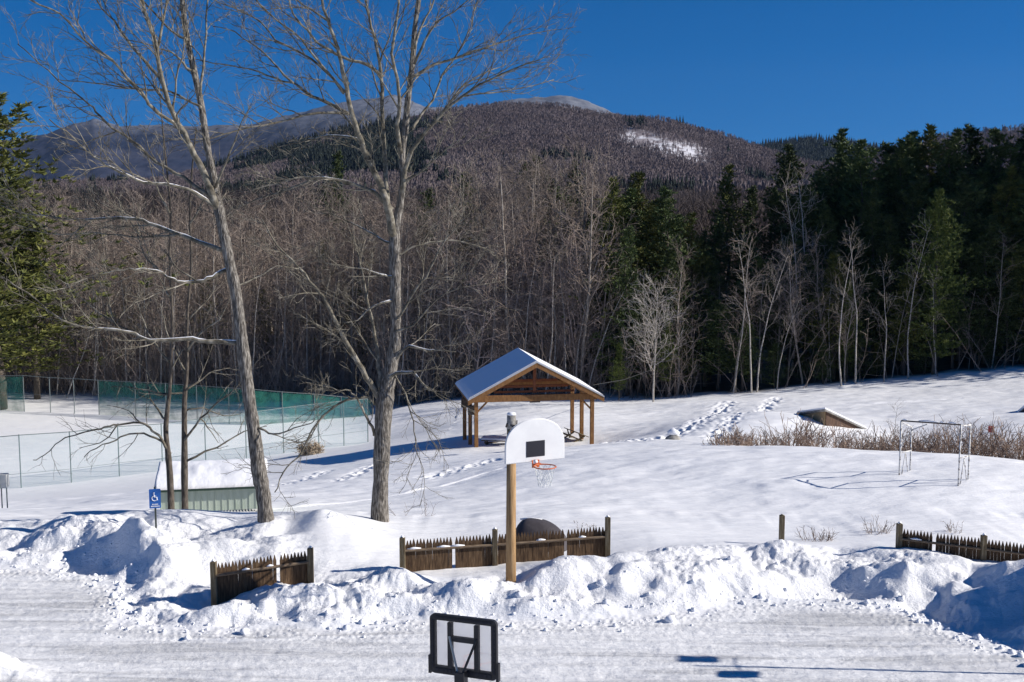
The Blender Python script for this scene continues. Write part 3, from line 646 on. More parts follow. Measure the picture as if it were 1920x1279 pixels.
for px, ty, D, k, lab in [(255, 470, 118, 0, 'olive pine low in the brown woods left of the leaning tree'), (390, 500, 112, 1, 'olive pine in the brown woods left of the leaning tree crook'), (610, 450, 116, 0, 'olive pine deep in the woods left of the forked trunk'), (668, 520, 108, 1, 'short olive pine directly left of the forked trunk'), (880, 380, 114, 1, 'olive pine in the brown woods right of the forked tree'), (930, 470, 110, 0, 'short olive pine in the brown woods left above the pavilion'), (500, 540, 110, 1, 'short olive pine between the leaning and the forked tree'), (120, 560, 108, 0, 'short olive pine behind the left leaning birch')]:
    plant_px('pine_tree', PINEY2[k], px, ty, D, lab, 'tree', wide=1.0)
# off to the right, beyond the frame, the same belt goes on up the slope and shades the woods
for i in range(66):
    y = rng.uniform(92, 118) if i < 44 else rng.uniform(91, 96); x = max(rng.uniform(50, 84), y * .49 + 5); z = gz(x, y)
    plant('pine_tree', PINE[i % 5], Vector((x, y, z - .2)), rng.uniform(24, 30), 'dark green pine in the tall evergreen belt behind the right half of the field', 'tree', G1, wide=1.25)

# bare hardwoods
G2 = 'leafless trees of the woods behind the field'
L2 = 'leafless brown hardwood in the dense woods behind the snowy field'
def edge_D(px): return float(np.interp(px, [-100, 0, 470, 640, 760, 1100, 1400, 1920], [101, 101, 97, 100, 93, 91, 87, 89]))
spots = []
for i in range(205):
    px = -40 + 1180 * ((i * .6180339) % 1); D = edge_D(px) + 2 + rng.random() ** 1.1 * 36
    spots.append((px, D, rng.randrange(7), rng.uniform(13, 19)))
for i in range(10):
    px = 1270 + 330 * ((i * .6180339) % 1); D = edge_D(px) + 1 + rng.random() * 8
    spots.append((px, D, rng.randrange(7), rng.uniform(10, 14.5)))
for px, D, k, H in spots:
    H2 = H * (1 - .15 * (px > 1140)) + (3 if 880 < px < 1100 else 0)
    plant('bare_tree', BARE[k], at(px, D), H2, L2, 'tree', G2)
M['twigs_sunlit'] = noisy('twigs_sunlit', [(.3, (.24, .18, .15)), (.7, (.46, .37, .32))], .6, .9, None, 0, .2, 2)  # sunlight on this clump is painted into the paler, pinker twig colour
PALE = protos(bare_proto, [(71, 18, .3, 1.25), (72, 18, .25, 1.1), (73, 18, .35, 1.3)], M['twigs_sunlit'], M['twigs_sunlit'], 'pale')
for i in range(20):
    px = 860 + 262 * ((i * .618 + .1) % 1); D = 92.5 + (i * .37 % 1) * 6
    plant('bare_tree', PALE[i % 3], at(px, D), rng.uniform(10.5, 16.5), 'pale pinkish leafless tree in the sunlit clump behind the pavilion', 'tree', 'sunlit leafless trees behind the pavilion')
G3 = 'thin pale trunks at the edge of the woods'
for i in range(52):
    px = -20 + 1160 * ((i * .6180339 + .3) % 1) if i < 48 else 1150 + 780 * ((i * .6180339) % 1); D = edge_D(px) + rng.random() * 3.5
    plant('slim_tree', SLIM[i % 3], at(px, D), rng.uniform(8, 15), 'thin leafless young tree at the near edge of the woods', 'tree', G3, lean=(rng.gauss(0, .05), rng.gauss(0, .07)))
for px, D, H, ln, lab in [(128, 99.5, 11, (0, .36), 'white birch leaning right behind the open chain link fence'), (181, 100.5, 15, (0, .02), 'upright white birch beside the left end of the green windscreen'), (1078, 92, 15, (0, .10), 'pale birch rising behind the right slope of the pavilion roof'),
                          (1040, 92.5, 14, (0, .02), 'upright pale birch above the pavilion ridge'), (1100, 91.5, 12, (0, .27), 'pale birch leaning right above the pavilion eave'), (1408, 87.5, 13, (0, 0), 'white stemmed birch left of the leaning birch in the right woods'), (1418, 88, 12, (0, .12), 'birch leaning right beside the white stemmed birch'),
                          (1455, 88, 8, (0, .14), 'short birch leaning right before the dark woods'), (1575, 87.5, 12, (0, -.02), 'white birch in front of the narrow bright evergreen'), (1602, 88, 13, (0, .02), 'tall birch just right of the narrow bright evergreen'), (1700, 89, 13, (0, .02), 'pale birch standing before the dark pines above the shrubs'),
                          (1655, 88, 10, (0, .05), 'thin pale birch between the bright evergreen and the goal'), (1750, 89.5, 9, (0, .0), 'short pale birch above the goal crossbar'), (1480, 96, 17.5, (0, 0), 'tall birch with white upper limbs in the dark right woods'), (1510, 97, 18, (0, .02), 'tall birch right of the one with white upper limbs')]:
    plant('birch_tree', BIRCH[rng.randrange(2)], at(px, D), H, lab, 'tree', lean=ln)
tb, cb = bare_proto(77, 12, .42, 1.2); r_ = random.Random(2); tb2, cb2 = bare_proto(78, 12, .42, 1.15); cb.add(cb2.v, cb2.f); rp = (tb.mesh('round_trunk', M['birch']), cb.mesh('round_crown', M['birch_grey']), 12)
plant_px('bare_tree', rp, 1224, 500, 86, 'pale bare tree with a round crown alone at the field edge right of the pavilion', 'tree')

# the woods further back, one mass
def wood_mass():
    r = np.random.default_rng(5); n = 4200
    px = r.uniform(-150, 2050, n); D = 132 + r.random(n) ** .9 * 250; x = (px - CX) / F * D; z = ground(x, D)
    keep = (fbm(x / 12, D / 12, 2, 3) > -.6) & (px < 1420 + 60 * r.standard_normal(n))
    x, D, z = x[keep], D[keep], z[keep]; n = len(x); H = r.uniform(11, 17, n); V = []
    for k in range(26):
        a = r.random(n) * 6.283; s = r.uniform(.25, .8, n) if k else np.zeros(n)
        b0 = np.stack([x, D, z + H * s * .9], -1); sp_ = H * r.uniform(.05, .3, n) * (k > 0)
        tp = np.stack([x + sp_ * np.cos(a), D + sp_ * np.sin(a), b0[:, 2] + (H * r.uniform(.12, .3, n) if k else H)], -1)
        wd = (.05 if k else .16); dx = np.stack([wd * np.ones(n), np.zeros(n), np.zeros(n)], -1)
        V += [b0 - dx, b0 + dx, tp]
        if k:
            for q in range(2):
                md_ = b0 * .5 + tp * .5; t2 = md_ + (r.random((n, 3)) - .45) * np.array([3.6, 3.6, 2.0]); V += [md_ - dx * .6, md_ + dx * .6, t2]
    V = np.stack(V, 1).reshape(-1, 3)
    link_mesh('far_wood', npmesh('far_wood', V, np.arange(len(V)).reshape(-1, 3), M['far_twigs'], False), kind='stuff', label='mass of leafless trees further back in the woods')
wood_mass()
# undergrowth inside the woods
mb = MB(); r = random.Random(15)
for i in range(2600):
    px = r.uniform(-60, 2000) if r.random() < .12 else r.uniform(-60, 1300); D = edge_D(px) + .5 + r.random() ** 1.5 * 16; p = Vector((PX(px, D), D, 0)); p.z = float('nan')
    mb.v.append(None) if False else None
    spots.append(None) if False else None
    if i == 0: UG = []
    UG.append((p.x, D, r.uniform(1.5, 8)))
zs = ground([u[0] for u in UG], [u[1] for u in UG])
for (x, y, h), z in zip(UG, zs):
    q = [Vector((x, y, z - .1))]; d = Vector((r.gauss(0, .3), r.gauss(0, .3), 1))
    for j in range(3): d = (d + Vector((r.gauss(0, .2), r.gauss(0, .2), .03))).normalized(); q.append(q[-1] + d * h / 3)
    ra = [.03, .022, .015, .008]; mb.tube(q, ra, 3, False); sprout(mb, q, ra, r, 0, [(.45, .4, 1.5, R(52), 2, 3, .008, .0)], .2)
mb.build('undergrowth', M['twigs'], kind='stuff', label='thin saplings and brush on the floor of the woods')

# ------------------------------------------------------------------ the big bare trees in front
HERO = [(.34, .7, 1.9, R(36), 5, 4, .006, .10), (.15, .35, .95, R(38), 4, 3, .0042, .07), (.12, .16, .42, R(36), 3, 3, .003, .05)]
def hero_tree(name, D, trunk, limbs, label, seed, bark, limbbark, spec=HERO, snow=None, twig_scale=1, zbase=None):
    r = random.Random(seed); k0 = D / F
    b_ = P(trunk[0][0], trunk[0][1], D); root = empty(name, b_, label=label, cat='tree'); off = Matrix.Translation(-b_)
    def smooth(pts, ws, n=4):
        P_, W_ = [], []
        for i in range(len(pts) - 1):
            a = pts[max(i - 1, 0)]; b__ = pts[i]; c = pts[i + 1]; d = pts[min(i + 2, len(pts) - 1)]
            for j in range(n):
                t_ = j / n; q = .5 * ((2 * b__) + (c - a) * t_ + (2 * a - 5 * b__ + 4 * c - d) * t_ * t_ + (3 * b__ - a - 3 * c + d) * t_ ** 3)
                P_.append(q); W_.append(ws[i] * (1 - t_) + ws[i + 1] * t_)
        P_.append(pts[-1]); W_.append(ws[-1]); return P_, W_
    tm, cm, caps = MB(), MB(), []
    tp = [P(x, y, D + dd) - b_ for x, y, w_, dd in trunk]; tw = [w_ * .86 / 2 * k0 for _, _, w_, _ in trunk]
    tp[0] -= Vector((0, 0, .3)); tp_, tw_ = smooth(tp, tw)
    tw_ = [w_ * (1 + .05 * r.gauss(0, 1)) for w_ in tw_]; tm.tube(tp_, tw_, 14)
    sprout(cm, tp_, tw_, r, 1, spec, .45)
    for L in limbs:
        pts2, w0, w1, slope = L[:4]; flags = L[4] if len(L) > 4 else ''
        d0 = D + (L[5] if len(L) > 5 else 0); acc = 0; P3 = []
        for i, (x, y) in enumerate(pts2):
            if i: acc += math.hypot(x - pts2[i - 1][0], y - pts2[i - 1][1]) * k0
            P3.append(P(x, y, d0 + slope * acc) - b_)
        n = len(P3); ws = [(w0 + (w1 - w0) * (i / (n - 1)) ** .8) / 2 * k0 for i in range(n)]
        q, ww = smooth(P3, ws, 3); 
        q = [a + Vector((r.gauss(0, .012), r.gauss(0, .03), r.gauss(0, .012))) for a in q]
        cm.tube(q, ww, 8 if w0 > 8 else 6)
        if 'n' not in flags: sprout(cm, q, ww, r, 0, spec, .22)
        if 's' in flags:
            m_ = int(len(q) * .72); cap = [i for i in range(m_) if True]
            sm_ = MB(); i0 = next((i for i in range(len(q) - 1) if (q[i + 1] - q[i]).normalized().z < .8), 0)
            if m_ - i0 > 2:
                sm_.tube([q[i] + Vector((0, 0, ww[i] * .8 + .004)) for i in range(i0, m_)], [(ww[i] * .42 + .006) * r.uniform(.15, 1.1) * (1 - .6 * (i / m_)) for i in range(i0, m_)], 6)
                caps.append(sm_)
    tm.build('trunk', bark, root, True); cm.build('crown', limbbark, root, True)
    for sm_ in caps: sm_.build('snow_on_branch', M['snow'], root, True)
    return root
T1 = [(501, 985, 38, 0), (494, 930, 34, 0), (485, 880, 32, 0), (475, 800, 29, 0), (466, 740, 27, 0), (455, 650, 26, 0), (444, 560, 24, 0), (430, 490, 22, 0), (414, 410, 22, 0), (402, 345, 17, .1), (388, 270, 15, .2), (377, 195, 14, .3), (362, 125, 13, .4), (350, 65, 12, .5), (342, 0, 11, .6), (335, -90, 9, .7), (338, -200, 6, .8), (345, -300, 2, .9)]
L1 = [([(408, 390), (385, 330), (365, 290), (345, 250), (325, 215), (303, 150), (295, 90), (278, 40), (262, -20), (250, -100), (240, -190)], 15, 3, -.2, ''),
      ([(345, 250), (327, 233), (285, 203), (270, 180), (240, 146), (210, 113), (161, 79), (113, 26), (56, 0), (10, -40)], 8, 2, -.3, ''),
      ([(400, 375), (360, 345), (312, 315), (285, 297), (248, 263), (210, 240), (180, 210), (158, 188), (113, 154), (75, 120), (34, 83)], 8, 2, .3, ''),
      ([(412, 395), (368, 364), (327, 349), (270, 342), (225, 323), (188, 300), (161, 282), (139, 259), (94, 225)], 8, 2, -.4, 's'),
      ([(427, 472), (375, 454), (334, 439), (293, 424), (255, 409), (210, 409), (188, 409), (143, 413), (90, 405), (50, 400), (0, 385)], 9, 2, .2, 's'),
      ([(334, 439), (300, 443), (250, 445), (180, 437), (110, 440), (40, 430)], 5, 1.5, .5, ''),
      ([(431, 503), (406, 515), (381, 526), (345, 530), (316, 521), (295, 508), (252, 505), (219, 507), (170, 520), (120, 540)], 8, 1.5, -.3, 's'),
      ([(316, 521), (290, 500), (272, 480), (262, 455), (255, 430)], 4, 1.5, .2, ''),
      ([(447, 643), (388, 640), (345, 636), (295, 638), (273, 636), (252, 627), (216, 618), (180, 616), (144, 609), (108, 595), (54, 551), (18, 530)], 9, 2, -.2, 's'),
      ([(252, 627), (225, 612), (205, 600), (170, 575), (120, 530)], 5, 1.5, .4, ''),
      ([(378, 200), (360, 193), (319, 172), (263, 168), (210, 161), (158, 154), (110, 150)], 6, 1.5, .3, ''),
      ([(364, 135), (350, 128), (330, 105), (300, 90), (240, 75)], 6, 1.5, -.3, ''), ([(351, 75), (342, 71), (323, 60), (285, 22), (262, -5), (230, -50)], 6, 2, .4, ''),
      ([(376, 180), (383, 94), (390, 0), (400, -90)], 5, 2, .3, ''), ([(404, 350), (425, 300), (445, 250), (470, 200)], 5, 1.5, -.5, ''), ([(303, 150), (250, 90), (215, 40), (180, 0), (150, -50)], 7, 2, .3, ''),
      ([(295, 90), (310, 20), (318, -60), (330, -140)], 6, 2, .2, ''), ([(342, 0), (370, -60), (400, -140)], 5, 2, .2, ''),
      ([(480, 795), (504, 814), (533, 810), (561, 800), (590, 790)], 5, 1.5, -.5, ''), ([(440, 540), (480, 520), (520, 500), (560, 505)], 4, 1.5, .6, ''), ([(325, 215), (330, 150), (345, 90), (340, 30)], 5, 1.5, -.3, '')]
hero_tree('leaning_tree', 29, T1, L1, 'tall bare grey tree leaning left beside the sage green shed', 5, M['bark_grey'], M['bark_limb'])
T2 = [(713, 990, 42, 0), (712, 950, 37, 0), (714, 900, 35, 0), (717, 820, 37, 0), (721, 755, 41, 0), (730, 705, 33, .05), (740, 650, 26, .1), (742, 600, 24, .1), (741, 520, 25, .1), (740, 450, 24, .1), (744, 415, 18, .15), (752, 371, 16, .2), (756, 332, 15, .2), (754, 289, 14, .25), (760, 242, 15, .3), (764, 195, 14, .3), (770, 149, 13, .3), (775, 98, 12, .3), (778, 51, 11, .3), (785, 0, 10, .3), (792, -80, 8, .3), (798, -180, 5, .3), (800, -260, 2, .3)]
L2_ = [([(738, 440), (732, 415), (725, 379), (713, 344), (689, 297), (680, 274), (666, 235), (656, 196), (646, 149), (638, 110), (627, 78), (615, 39), (603, 0), (590, -80), (580, -160)], 16, 3, -.2, ''),
       ([(731, 400), (725, 364), (723, 313), (719, 242), (717, 168), (713, 117), (701, 70), (689, 20), (687, 0), (683, -60), (680, -150)], 11, 3, .25, ''),
       ([(715, 145), (689, 121), (642, 108), (603, 86), (576, 59), (549, 23), (535, -20), (510, -70)], 7, 2, -.4, ''),
       ([(753, 289), (745, 250), (749, 200), (745, 150), (735, 100), (742, 50), (750, -20), (745, -100)], 9, 3, -.3, ''),
       ([(660, 215), (654, 213), (619, 196), (584, 180), (549, 156), (517, 149), (470, 129), (400, 117), (350, 108)], 8, 1.5, .3, ''),
       ([(549, 156), (525, 130), (490, 95), (440, 60), (400, 50)], 5, 1.5, .3, ''), ([(655, 215), (596, 211), (517, 231), (451, 242), (400, 258), (350, 262)], 6, 1.5, -.4, ''),
       ([(648, 170), (642, 168), (603, 121), (564, 74), (517, 35), (480, 0), (450, -40)], 6, 1.5, -.3, ''), ([(645, 175), (611, 133), (568, 102), (517, 74), (486, 39), (439, 16), (400, 0)], 6, 1.5, .4, ''),
       ([(736, 395), (709, 368), (682, 352), (642, 340), (596, 332), (556, 334), (513, 344), (470, 358)], 9, 1.5, -.3, 's'), ([(596, 333), (540, 355), (480, 375), (430, 395)], 5, 1.5, .3, ''),
       ([(676, 262), (639, 256), (603, 256), (564, 266), (520, 275)], 5, 1.5, .5, 's'),
       ([(754, 360), (764, 297), (791, 258), (830, 211), (869, 180), (916, 149), (987, 121), (1034, 105)], 10, 1.5, -.3, ''), ([(826, 215), (861, 168), (908, 137), (950, 120)], 5, 1.5, .4, ''),
       ([(770, 145), (815, 121), (869, 104), (928, 84), (987, 66), (1041, 55)], 7, 1.5, .3, ''), ([(775, 240), (790, 215), (811, 188), (830, 141), (861, 94), (881, 51), (895, 0)], 6, 1.5, .3, ''),
       ([(777, 120), (795, 78), (822, 39), (865, 12), (900, -30)], 6, 1.5, -.4, ''), ([(777, 90), (791, 47), (815, 0), (835, -60)], 6, 1.5, .3, ''), ([(755, 345), (799, 313), (838, 278), (870, 255)], 6, 1.5, -.4, ''),
       ([(869, 180), (920, 175), (980, 165), (1040, 150)], 4, 1.5, .3, ''), ([(615, 39), (570, 10), (530, -20), (490, -50)], 5, 1.5, .3, ''),
       ([(713, 755), (695, 720), (672, 681), (645, 634), (625, 595), (605, 556), (590, 540), (560, 500), (520, 460), (490, 410)], 13, 2, -.2, ''), ([(714, 730), (711, 705), (707, 654), (695, 595), (684, 537), (672, 478), (660, 439)], 11, 2, .3, ''),
       ([(745, 600), (750, 591), (781, 541), (805, 506), (832, 455), (852, 431), (880, 400)], 6, 1.5, -.3, ''), ([(744, 480), (752, 475), (789, 459), (844, 451), (891, 459), (926, 474)], 5, 1.5, .3, ''),
       ([(738, 520), (722, 517), (695, 509), (656, 501), (613, 494)], 5, 1.5, -.3, 's'), ([(736, 458), (722, 452), (690, 434), (642, 410), (610, 395)], 5, 1.5, .4, 's'),
       ([(742, 672), (766, 650), (793, 656), (824, 656), (855, 660)], 7, 1.5, -.3, 's'), ([(722, 712), (742, 701), (773, 699), (789, 716), (805, 732), (820, 724)], 8, 2, -.5, 's'),
       ([(704, 760), (690, 745), (650, 750), (617, 771), (586, 806), (559, 857), (531, 885), (515, 925)], 6, 2, -.35, ''), ([(703, 815), (697, 800), (684, 775), (668, 744), (648, 732), (620, 740)], 7, 1.5, -.4, 's'),
       ([(738, 700), (760, 740), (775, 790), (780, 840), (790, 870)], 4, 1.2, -.6, ''), ([(742, 620), (775, 610), (820, 560), (870, 540), (900, 545)], 5, 1.2, -.2, ''), ([(741, 560), (700, 575), (670, 600), (640, 605)], 5, 1.2, -.3, 's')]
hero_tree('forked_tree', 31, T2, L2_, 'big bare grey tree with a straight trunk that forks into several limbs', 9, M['bark_grey'], M['bark_limb'])
SM = [(.5, .5, 1.5, R(40), 4, 3, .005, .10), (.22, .25, .7, R(38), 3, 3, .0035, .05)]
hero_tree('slender_tree', 32.4, [(322, 985, 17, 0), (319, 900, 14, 0), (315, 850, 13, 0), (311, 800, 11, 0), (319, 720, 7, 0), (323, 600, 6, 0), (318, 480, 5, 0), (320, 400, 5, 0), (313, 320, 4, 0), (306, 250, 3, 0), (300, 180, 2, 0)],
          [([(317, 850), (308, 830), (298, 817), (281, 802), (263, 793), (221, 795), (197, 801), (169, 808), (141, 816), (113, 827), (84, 853), (62, 864)], 6, 1.5, -.2, ''), ([(314, 835), (281, 816), (242, 814), (216, 825), (180, 840), (158, 856)], 5, 1.5, -.3, ''), ([(314, 790), (290, 760), (280, 740), (275, 700)], 5, 1.5, .3, ''), ([(316, 680), (295, 650), (270, 610), (255, 560)], 5, 1.5, .3, ''), ([(318, 700), (340, 660), (355, 640)], 4, 1.2, .3, ''), ([(315, 740), (290, 736), (250, 728), (210, 724)], 5, 1.5, .3, ''), ([(319, 560), (300, 520), (270, 470)], 4, 1.2, .3, ''), ([(318, 400), (290, 340), (275, 290)], 4, 1.2, -.3, ''), ([(263, 793), (240, 770), (200, 760)], 3, 1, .2, ''), ([(221, 795), (190, 830), (150, 840)], 3, 1, .2, '')],
          'slender dark tree with a kinked stem in front of the shed', 12, M['bark_dark'], M['bark_limb'], SM)
hero_tree('slender_tree', 32.6, [(347, 985, 17, 0), (346, 900, 15, 0), (346, 850, 14, 0), (346, 750, 11, 0), (351, 690, 7, 0), (351, 600, 6, 0), (358, 500, 5, 0), (356, 400, 5, 0), (360, 320, 4, 0), (368, 240, 2, 0)],
          [([(347, 825), (378, 785), (406, 757), (442, 728), (470, 690)], 5, 1.5, -.3, ''), ([(352, 862), (406, 839), (457, 810), (500, 800)], 5, 1.2, .3, ''), ([(346, 735), (330, 738), (300, 740), (260, 735)], 5, 1.5, -.3, ''), ([(347, 700), (330, 660), (310, 620), (300, 570)], 5, 1.5, .3, ''), ([(350, 660), (380, 620), (410, 600), (430, 560)], 5, 1.5, -.3, ''), ([(347, 770), (380, 765), (420, 780), (450, 775)], 4, 1.2, .3, ''), ([(348, 730), (378, 712), (400, 695), (430, 690)], 5, 1.5, .3, ''), ([(352, 600), (390, 560), (410, 520)], 4, 1.2, .3, ''), ([(357, 420), (385, 370), (400, 330)], 4, 1.2, -.3, ''), ([(378, 785), (395, 810), (410, 830)], 3, 1, .2, '')],
          'slender straight dark tree just right of the kinked one in front of the shed', 13, M['bark_dark'], M['bark_limb'], SM)
# ------------------------------------------------------------------ pavilion
def local(loc, yaw): return Matrix.Translation(loc) @ Matrix.Rotation(yaw, 4, 'Z')
pav_yaw = R(9.4); p0 = P(893, 838, 62); fw = 6.36; dep = 5.05
px_ = Vector((math.cos(pav_yaw), math.sin(pav_yaw), 0)); ctr = Vector((p0.x, p0.y, 0)) + px_ * fw / 2
zb = -4.25; root = empty('pavilion', (ctr.x, ctr.y, zb), pav_yaw, label='open timber picnic pavilion with a snowy gable roof at the far side of the field', cat='pavilion')
eave = 2.38; hb = .34; hw = fw / 2
for s in (-1, 1):
    for j in range(3):
        y = dep * j / 2; q = MB(); wx = root.location + px_ * s * hw + Vector((-px_.y, px_.x, 0)) * y
        q.box((s * hw, y, (eave - .8) / 2), (.10, .10, (eave + .8) / 2)); q.build('post', M['cedar'], root, bevel=.01)
        for (a0, a1) in (((1, 0), (0, 0)),) if j == 0 else ((( 0, -1), (0, 0)),):
            q = MB(); ax, ay = a0
            st = Vector((s * hw, y, eave - .62)); en = Vector((s * hw - (s * .62 if ax else 0), y + ay * .62, eave + .02)); q.tube([st, en], .05, 4); q.build('brace', M['cedar'], root)
for y, nm in ((0, 'beam'), (dep, 'beam')):
    q = MB(); q.box((0, y - .16 if y == 0 else y, eave + hb / 2), (hw + .22, .07, hb / 2)); q.build(nm, M['cedar'], root, bevel=.01)
for s in (-1, 1):
    q = MB(); q.box((s * (hw - .0), dep / 2, eave + hb / 2 + .004), (.07, dep / 2 - .12, hb / 2)); q.build('beam', M['cedar'], root, bevel=.01)
ov = .52; rise = 1.95; run = hw + ov; ez = eave + hb - .22; fo, bo = -.62, dep + .35
sl_ = math.atan2(rise, run)
for s in (-1, 1):
    q = MB(); q.prism([(0, ez + rise), (s * run, ez), (s * run, ez + .07), (0, ez + rise + .07)], fo, bo); q.build('roof_deck', M['cedar'], root)
    q = MB(); n = 10; dz = .11
    # snow slab resting on the roof, its lower edge rounded
    pr = [(0, ez + rise + .074), (s * run * .99, ez + .074 + rise * .01), (s * run * 1.0, ez + .10), (s * run * .975, ez + .17 + rise * .025), (s * run * .9, ez + .074 + dz * .85 + rise * .1), (0, ez + rise + .07 + dz)]
    q.prism(pr, fo + .03, bo - .03); q.build('roof_snow', M['snow'], root)
    q = MB(); q.prism([(0, ez + rise - .20), (s * run, ez - .20), (s * run, ez + .1), (0, ez + rise + .1)], fo - .04, fo - .004); q.build('barge_board', M['roof_metal'] if False else M['cedar'], root)
    q = MB(); q.prism([(0, ez + rise + .06), (s * run, ez + .06), (s * run, ez + .13), (0, ez + rise + .13)], fo - .06, fo - .02); q.build('roof_edge', M['roof_metal'], root)
    for y in (0, dep / 2, dep):
        q = MB(); q.prism([(0, ez + rise - .16), (s * run * .97, ez - .16 + rise * .03), (s * run * .97, ez - .004 + rise * .03), (0, ez + rise - .004)], y - .05, y + .05); q.build('rafter', M['redwood'], root)
for z0, hh_ in ((.42, .15), (.74, .15)):
    half = run * (1 - (z0 + hh_ * .8 + hb * .5) / rise) * 1.0
    q = MB(); q.box((0, dep / 2 - .1, eave + z0), (half, .03, hh_ / 2 * 1.0)); q.build('cross_board', M['redwood'], root)
    q = MB(); q.box((0, .1, eave + z0 + .06), (half * .93, .03, .03 if z0 > .5 else .06)); q.build('cross_board', M['redwood'], root)
q = MB(); q.box((0, 0.02, eave + hb + (rise - .4) / 2), (.08, .06, (rise - .55) / 2)); q.build('king_post', M['redwood'], root)
q = MB(); q.box((0, -.1, eave - .05), (.28, .05, .045)); q.build('lamp', M['rust_pipe'], root)
# things in and around the pavilion
def cabinet(loc, yaw, label):
    rt = empty('meter_box', loc, yaw, label=label, cat='meter box')
    q = MB(); q.box((0, 0, 0), (.2, .1, .26)); q.build('box', M['rust_pipe'], rt, bevel=.01)
    q = MB(); q.box((0, -.112, 0), (.16, .01, .22)); q.build('door', M['bark_dark'], rt)
    q = MB(); q.tube([(0, 0, -.26), (0, 0, -1.2)], .02, 6); q.build('conduit', M['rust_pipe'], rt)
for dx, j, lab in ((-.02, 2, 'dark meter box on the rear left post of the pavilion'), (.05, 1, 'dark meter box on the middle left post of the pavilion')):
    w_ = root.location + px_ * (-hw + dx) + Vector((-px_.y, px_.x, 0)) * (dep * j / 2 - .24); cabinet((w_.x, w_.y, zb + 1.55), pav_yaw, lab)
def picnic(loc, yaw, tilt, label):
    rt = empty('picnic_table', loc, yaw, label=label, cat='picnic table'); rt.rotation_euler = (0, tilt, yaw)
    q = MB()
    for k in range(4): q.box((-.27 + .18 * k, 0, .74), (.08, .9, .02))
    q.build('tabletop', M['post_old'], rt)
    for s in (-1, 1):
        q = MB(); q.box((s * .62, 0, .44), (.13, .9, .02)); q.build('bench', M['post_old'], rt)
        q = MB(); q.tube([(-.5, s * .65, -.1), (.22, s * .65, .72)], .045, 4); q.tube([(.5, s * .7, -.1), (-.22, s * .7, .72)], .045, 4); q.tube([(-.7, s * .67, .41), (.7, s * .67, .41)], .04, 4); q.build('trestle', M['post_old'], rt)
    return rt
b_ = at(1072, 65.5); picnic((b_.x, b_.y, b_.z - .25), R(25), R(24), 'brown picnic table tipped over under the right side of the pavilion')
b_ = at(934, 64.5); t_ = picnic((b_.x, b_.y, b_.z - .50), R(80), 0, 'picnic table carrying a cap of snow under the left side of the pavilion')
q = MB(); q.box((0, 0, .84), (.40, .92, .07)); q.build('snow_cap', M['snow'], t_, bevel=.06)
q = MB(); b_ = at(959, 57); top = P(960, 773, 57).z; rt = empty('stone_pillar', b_, label='thick grey stone pillar capped with snow standing before the pavilion', cat='pillar')
H = top - b_.z; q.tube([(0, 0, -.3), (0, 0, H * .55), (0, 0, H * .56), (0, 0, H - .12)], [.24, .22, .24, .22], 12); q.build('shaft', M['stone'], rt, True)
q = MB(); q.tube([(0, 0, H - .13), (0, 0, H - .04), (0, 0, H)], [.235, .21, .1], 12); q.build('snow_cap', M['snow'], rt, True)
q = MB(); q.tube([(-.26, -.1, H * .62), (-.2, -.12, H * .72)], .05, 6); q.tube([(.26, -.1, H * .66), (.27, -.1, H * .8)], .03, 6); q.build('bracket', M['rust_pipe'], rt)

# ------------------------------------------------------------------ basketball hoop on the wooden pole
pb = P(958, 1083, 24.7); zt = P(960, 806, 24.7).z
rt = empty('basketball_hoop', (pb.x, pb.y, pb.z), label='basketball hoop with white fan shaped backboard on a round wooden pole', cat='basketball hoop')
q = MB(); q.tube([(0.0, 0, -.5), (.0, 0, .9), (.012, 0, zt - pb.z)], [.117, .108, .098], 16); q.build('pole', M['pole'], rt, True)
ya = R(26); nrm = Vector((math.sin(ya), -math.cos(ya), 0)); lat = Vector((math.cos(ya), math.sin(ya), 0))
Db = 23.85; bc = P(1004, 865, Db) - rt.location        # bottom centre of the board
MBd = Matrix(((lat.x, -nrm.x, 0, bc.x), (lat.y, -nrm.y, 0, bc.y), (0, 0, 1, bc.z), (0, 0, 0, 1)))
W2, HB = .685, .89
poly = [(-W2, 0), (W2, 0), (W2, .30)]
for k in range(1, 24):
    a = math.pi * k / 24; poly.append((W2 * math.cos(a) ** 1 if True else 0, .30 + (HB - .30) * math.sin(a) ** .8))
poly.append((-W2, .30))
q = MB(); q.prism(poly, 0, .03, MBd); bo_ = q.build('backboard', M['board_white'], rt, bevel=.012)
q = MB(); inn = [(x * .955, .02 + z * .955) for x, z in poly]; n = len(poly)
for a_, b__ in zip(range(n), list(range(1, n)) + [0]):
    q.tube([MBd @ Vector((poly[a_][0] * .985, .035, poly[a_][1] * .985 + .006)), MBd @ Vector((poly[b__][0] * .985, .035, poly[b__][1] * .985 + .006))], .018, 4)
q.build('rim_flange', M['board_white'], bo_)
q = MB(); q.box((0, -.004, .265), (.215, .003, .165), MBd); q.build('target_square', M['black_paint'], bo_)
q = MB()
for sx in (-.3, .3):
    for zz_ in (.12, .6): q.tube([MBd @ Vector((sx, .03, zz_)), Vector((.0, .0, bc.z + zz_))], .022, 6)
q.build('mounting_arm', M['rust_pipe'], rt)
rr = MB(); rc = Vector((0, -.42, -.03)); n = 28
ring = [MBd @ (rc + Vector((.229 * math.cos(2 * math.pi * k / n), .229 * math.sin(2 * math.pi * k / n), 0))) for k in range(n + 1)]
rr.tube(ring, .013, 6); 
for s in (-1, 1): rr.tube([MBd @ Vector((s * .07, 0, -.06)), MBd @ (rc + Vector((s * .14, .18, 0)))], .012, 6)
rim = rr.build('rim', M['orange'], rt, True)
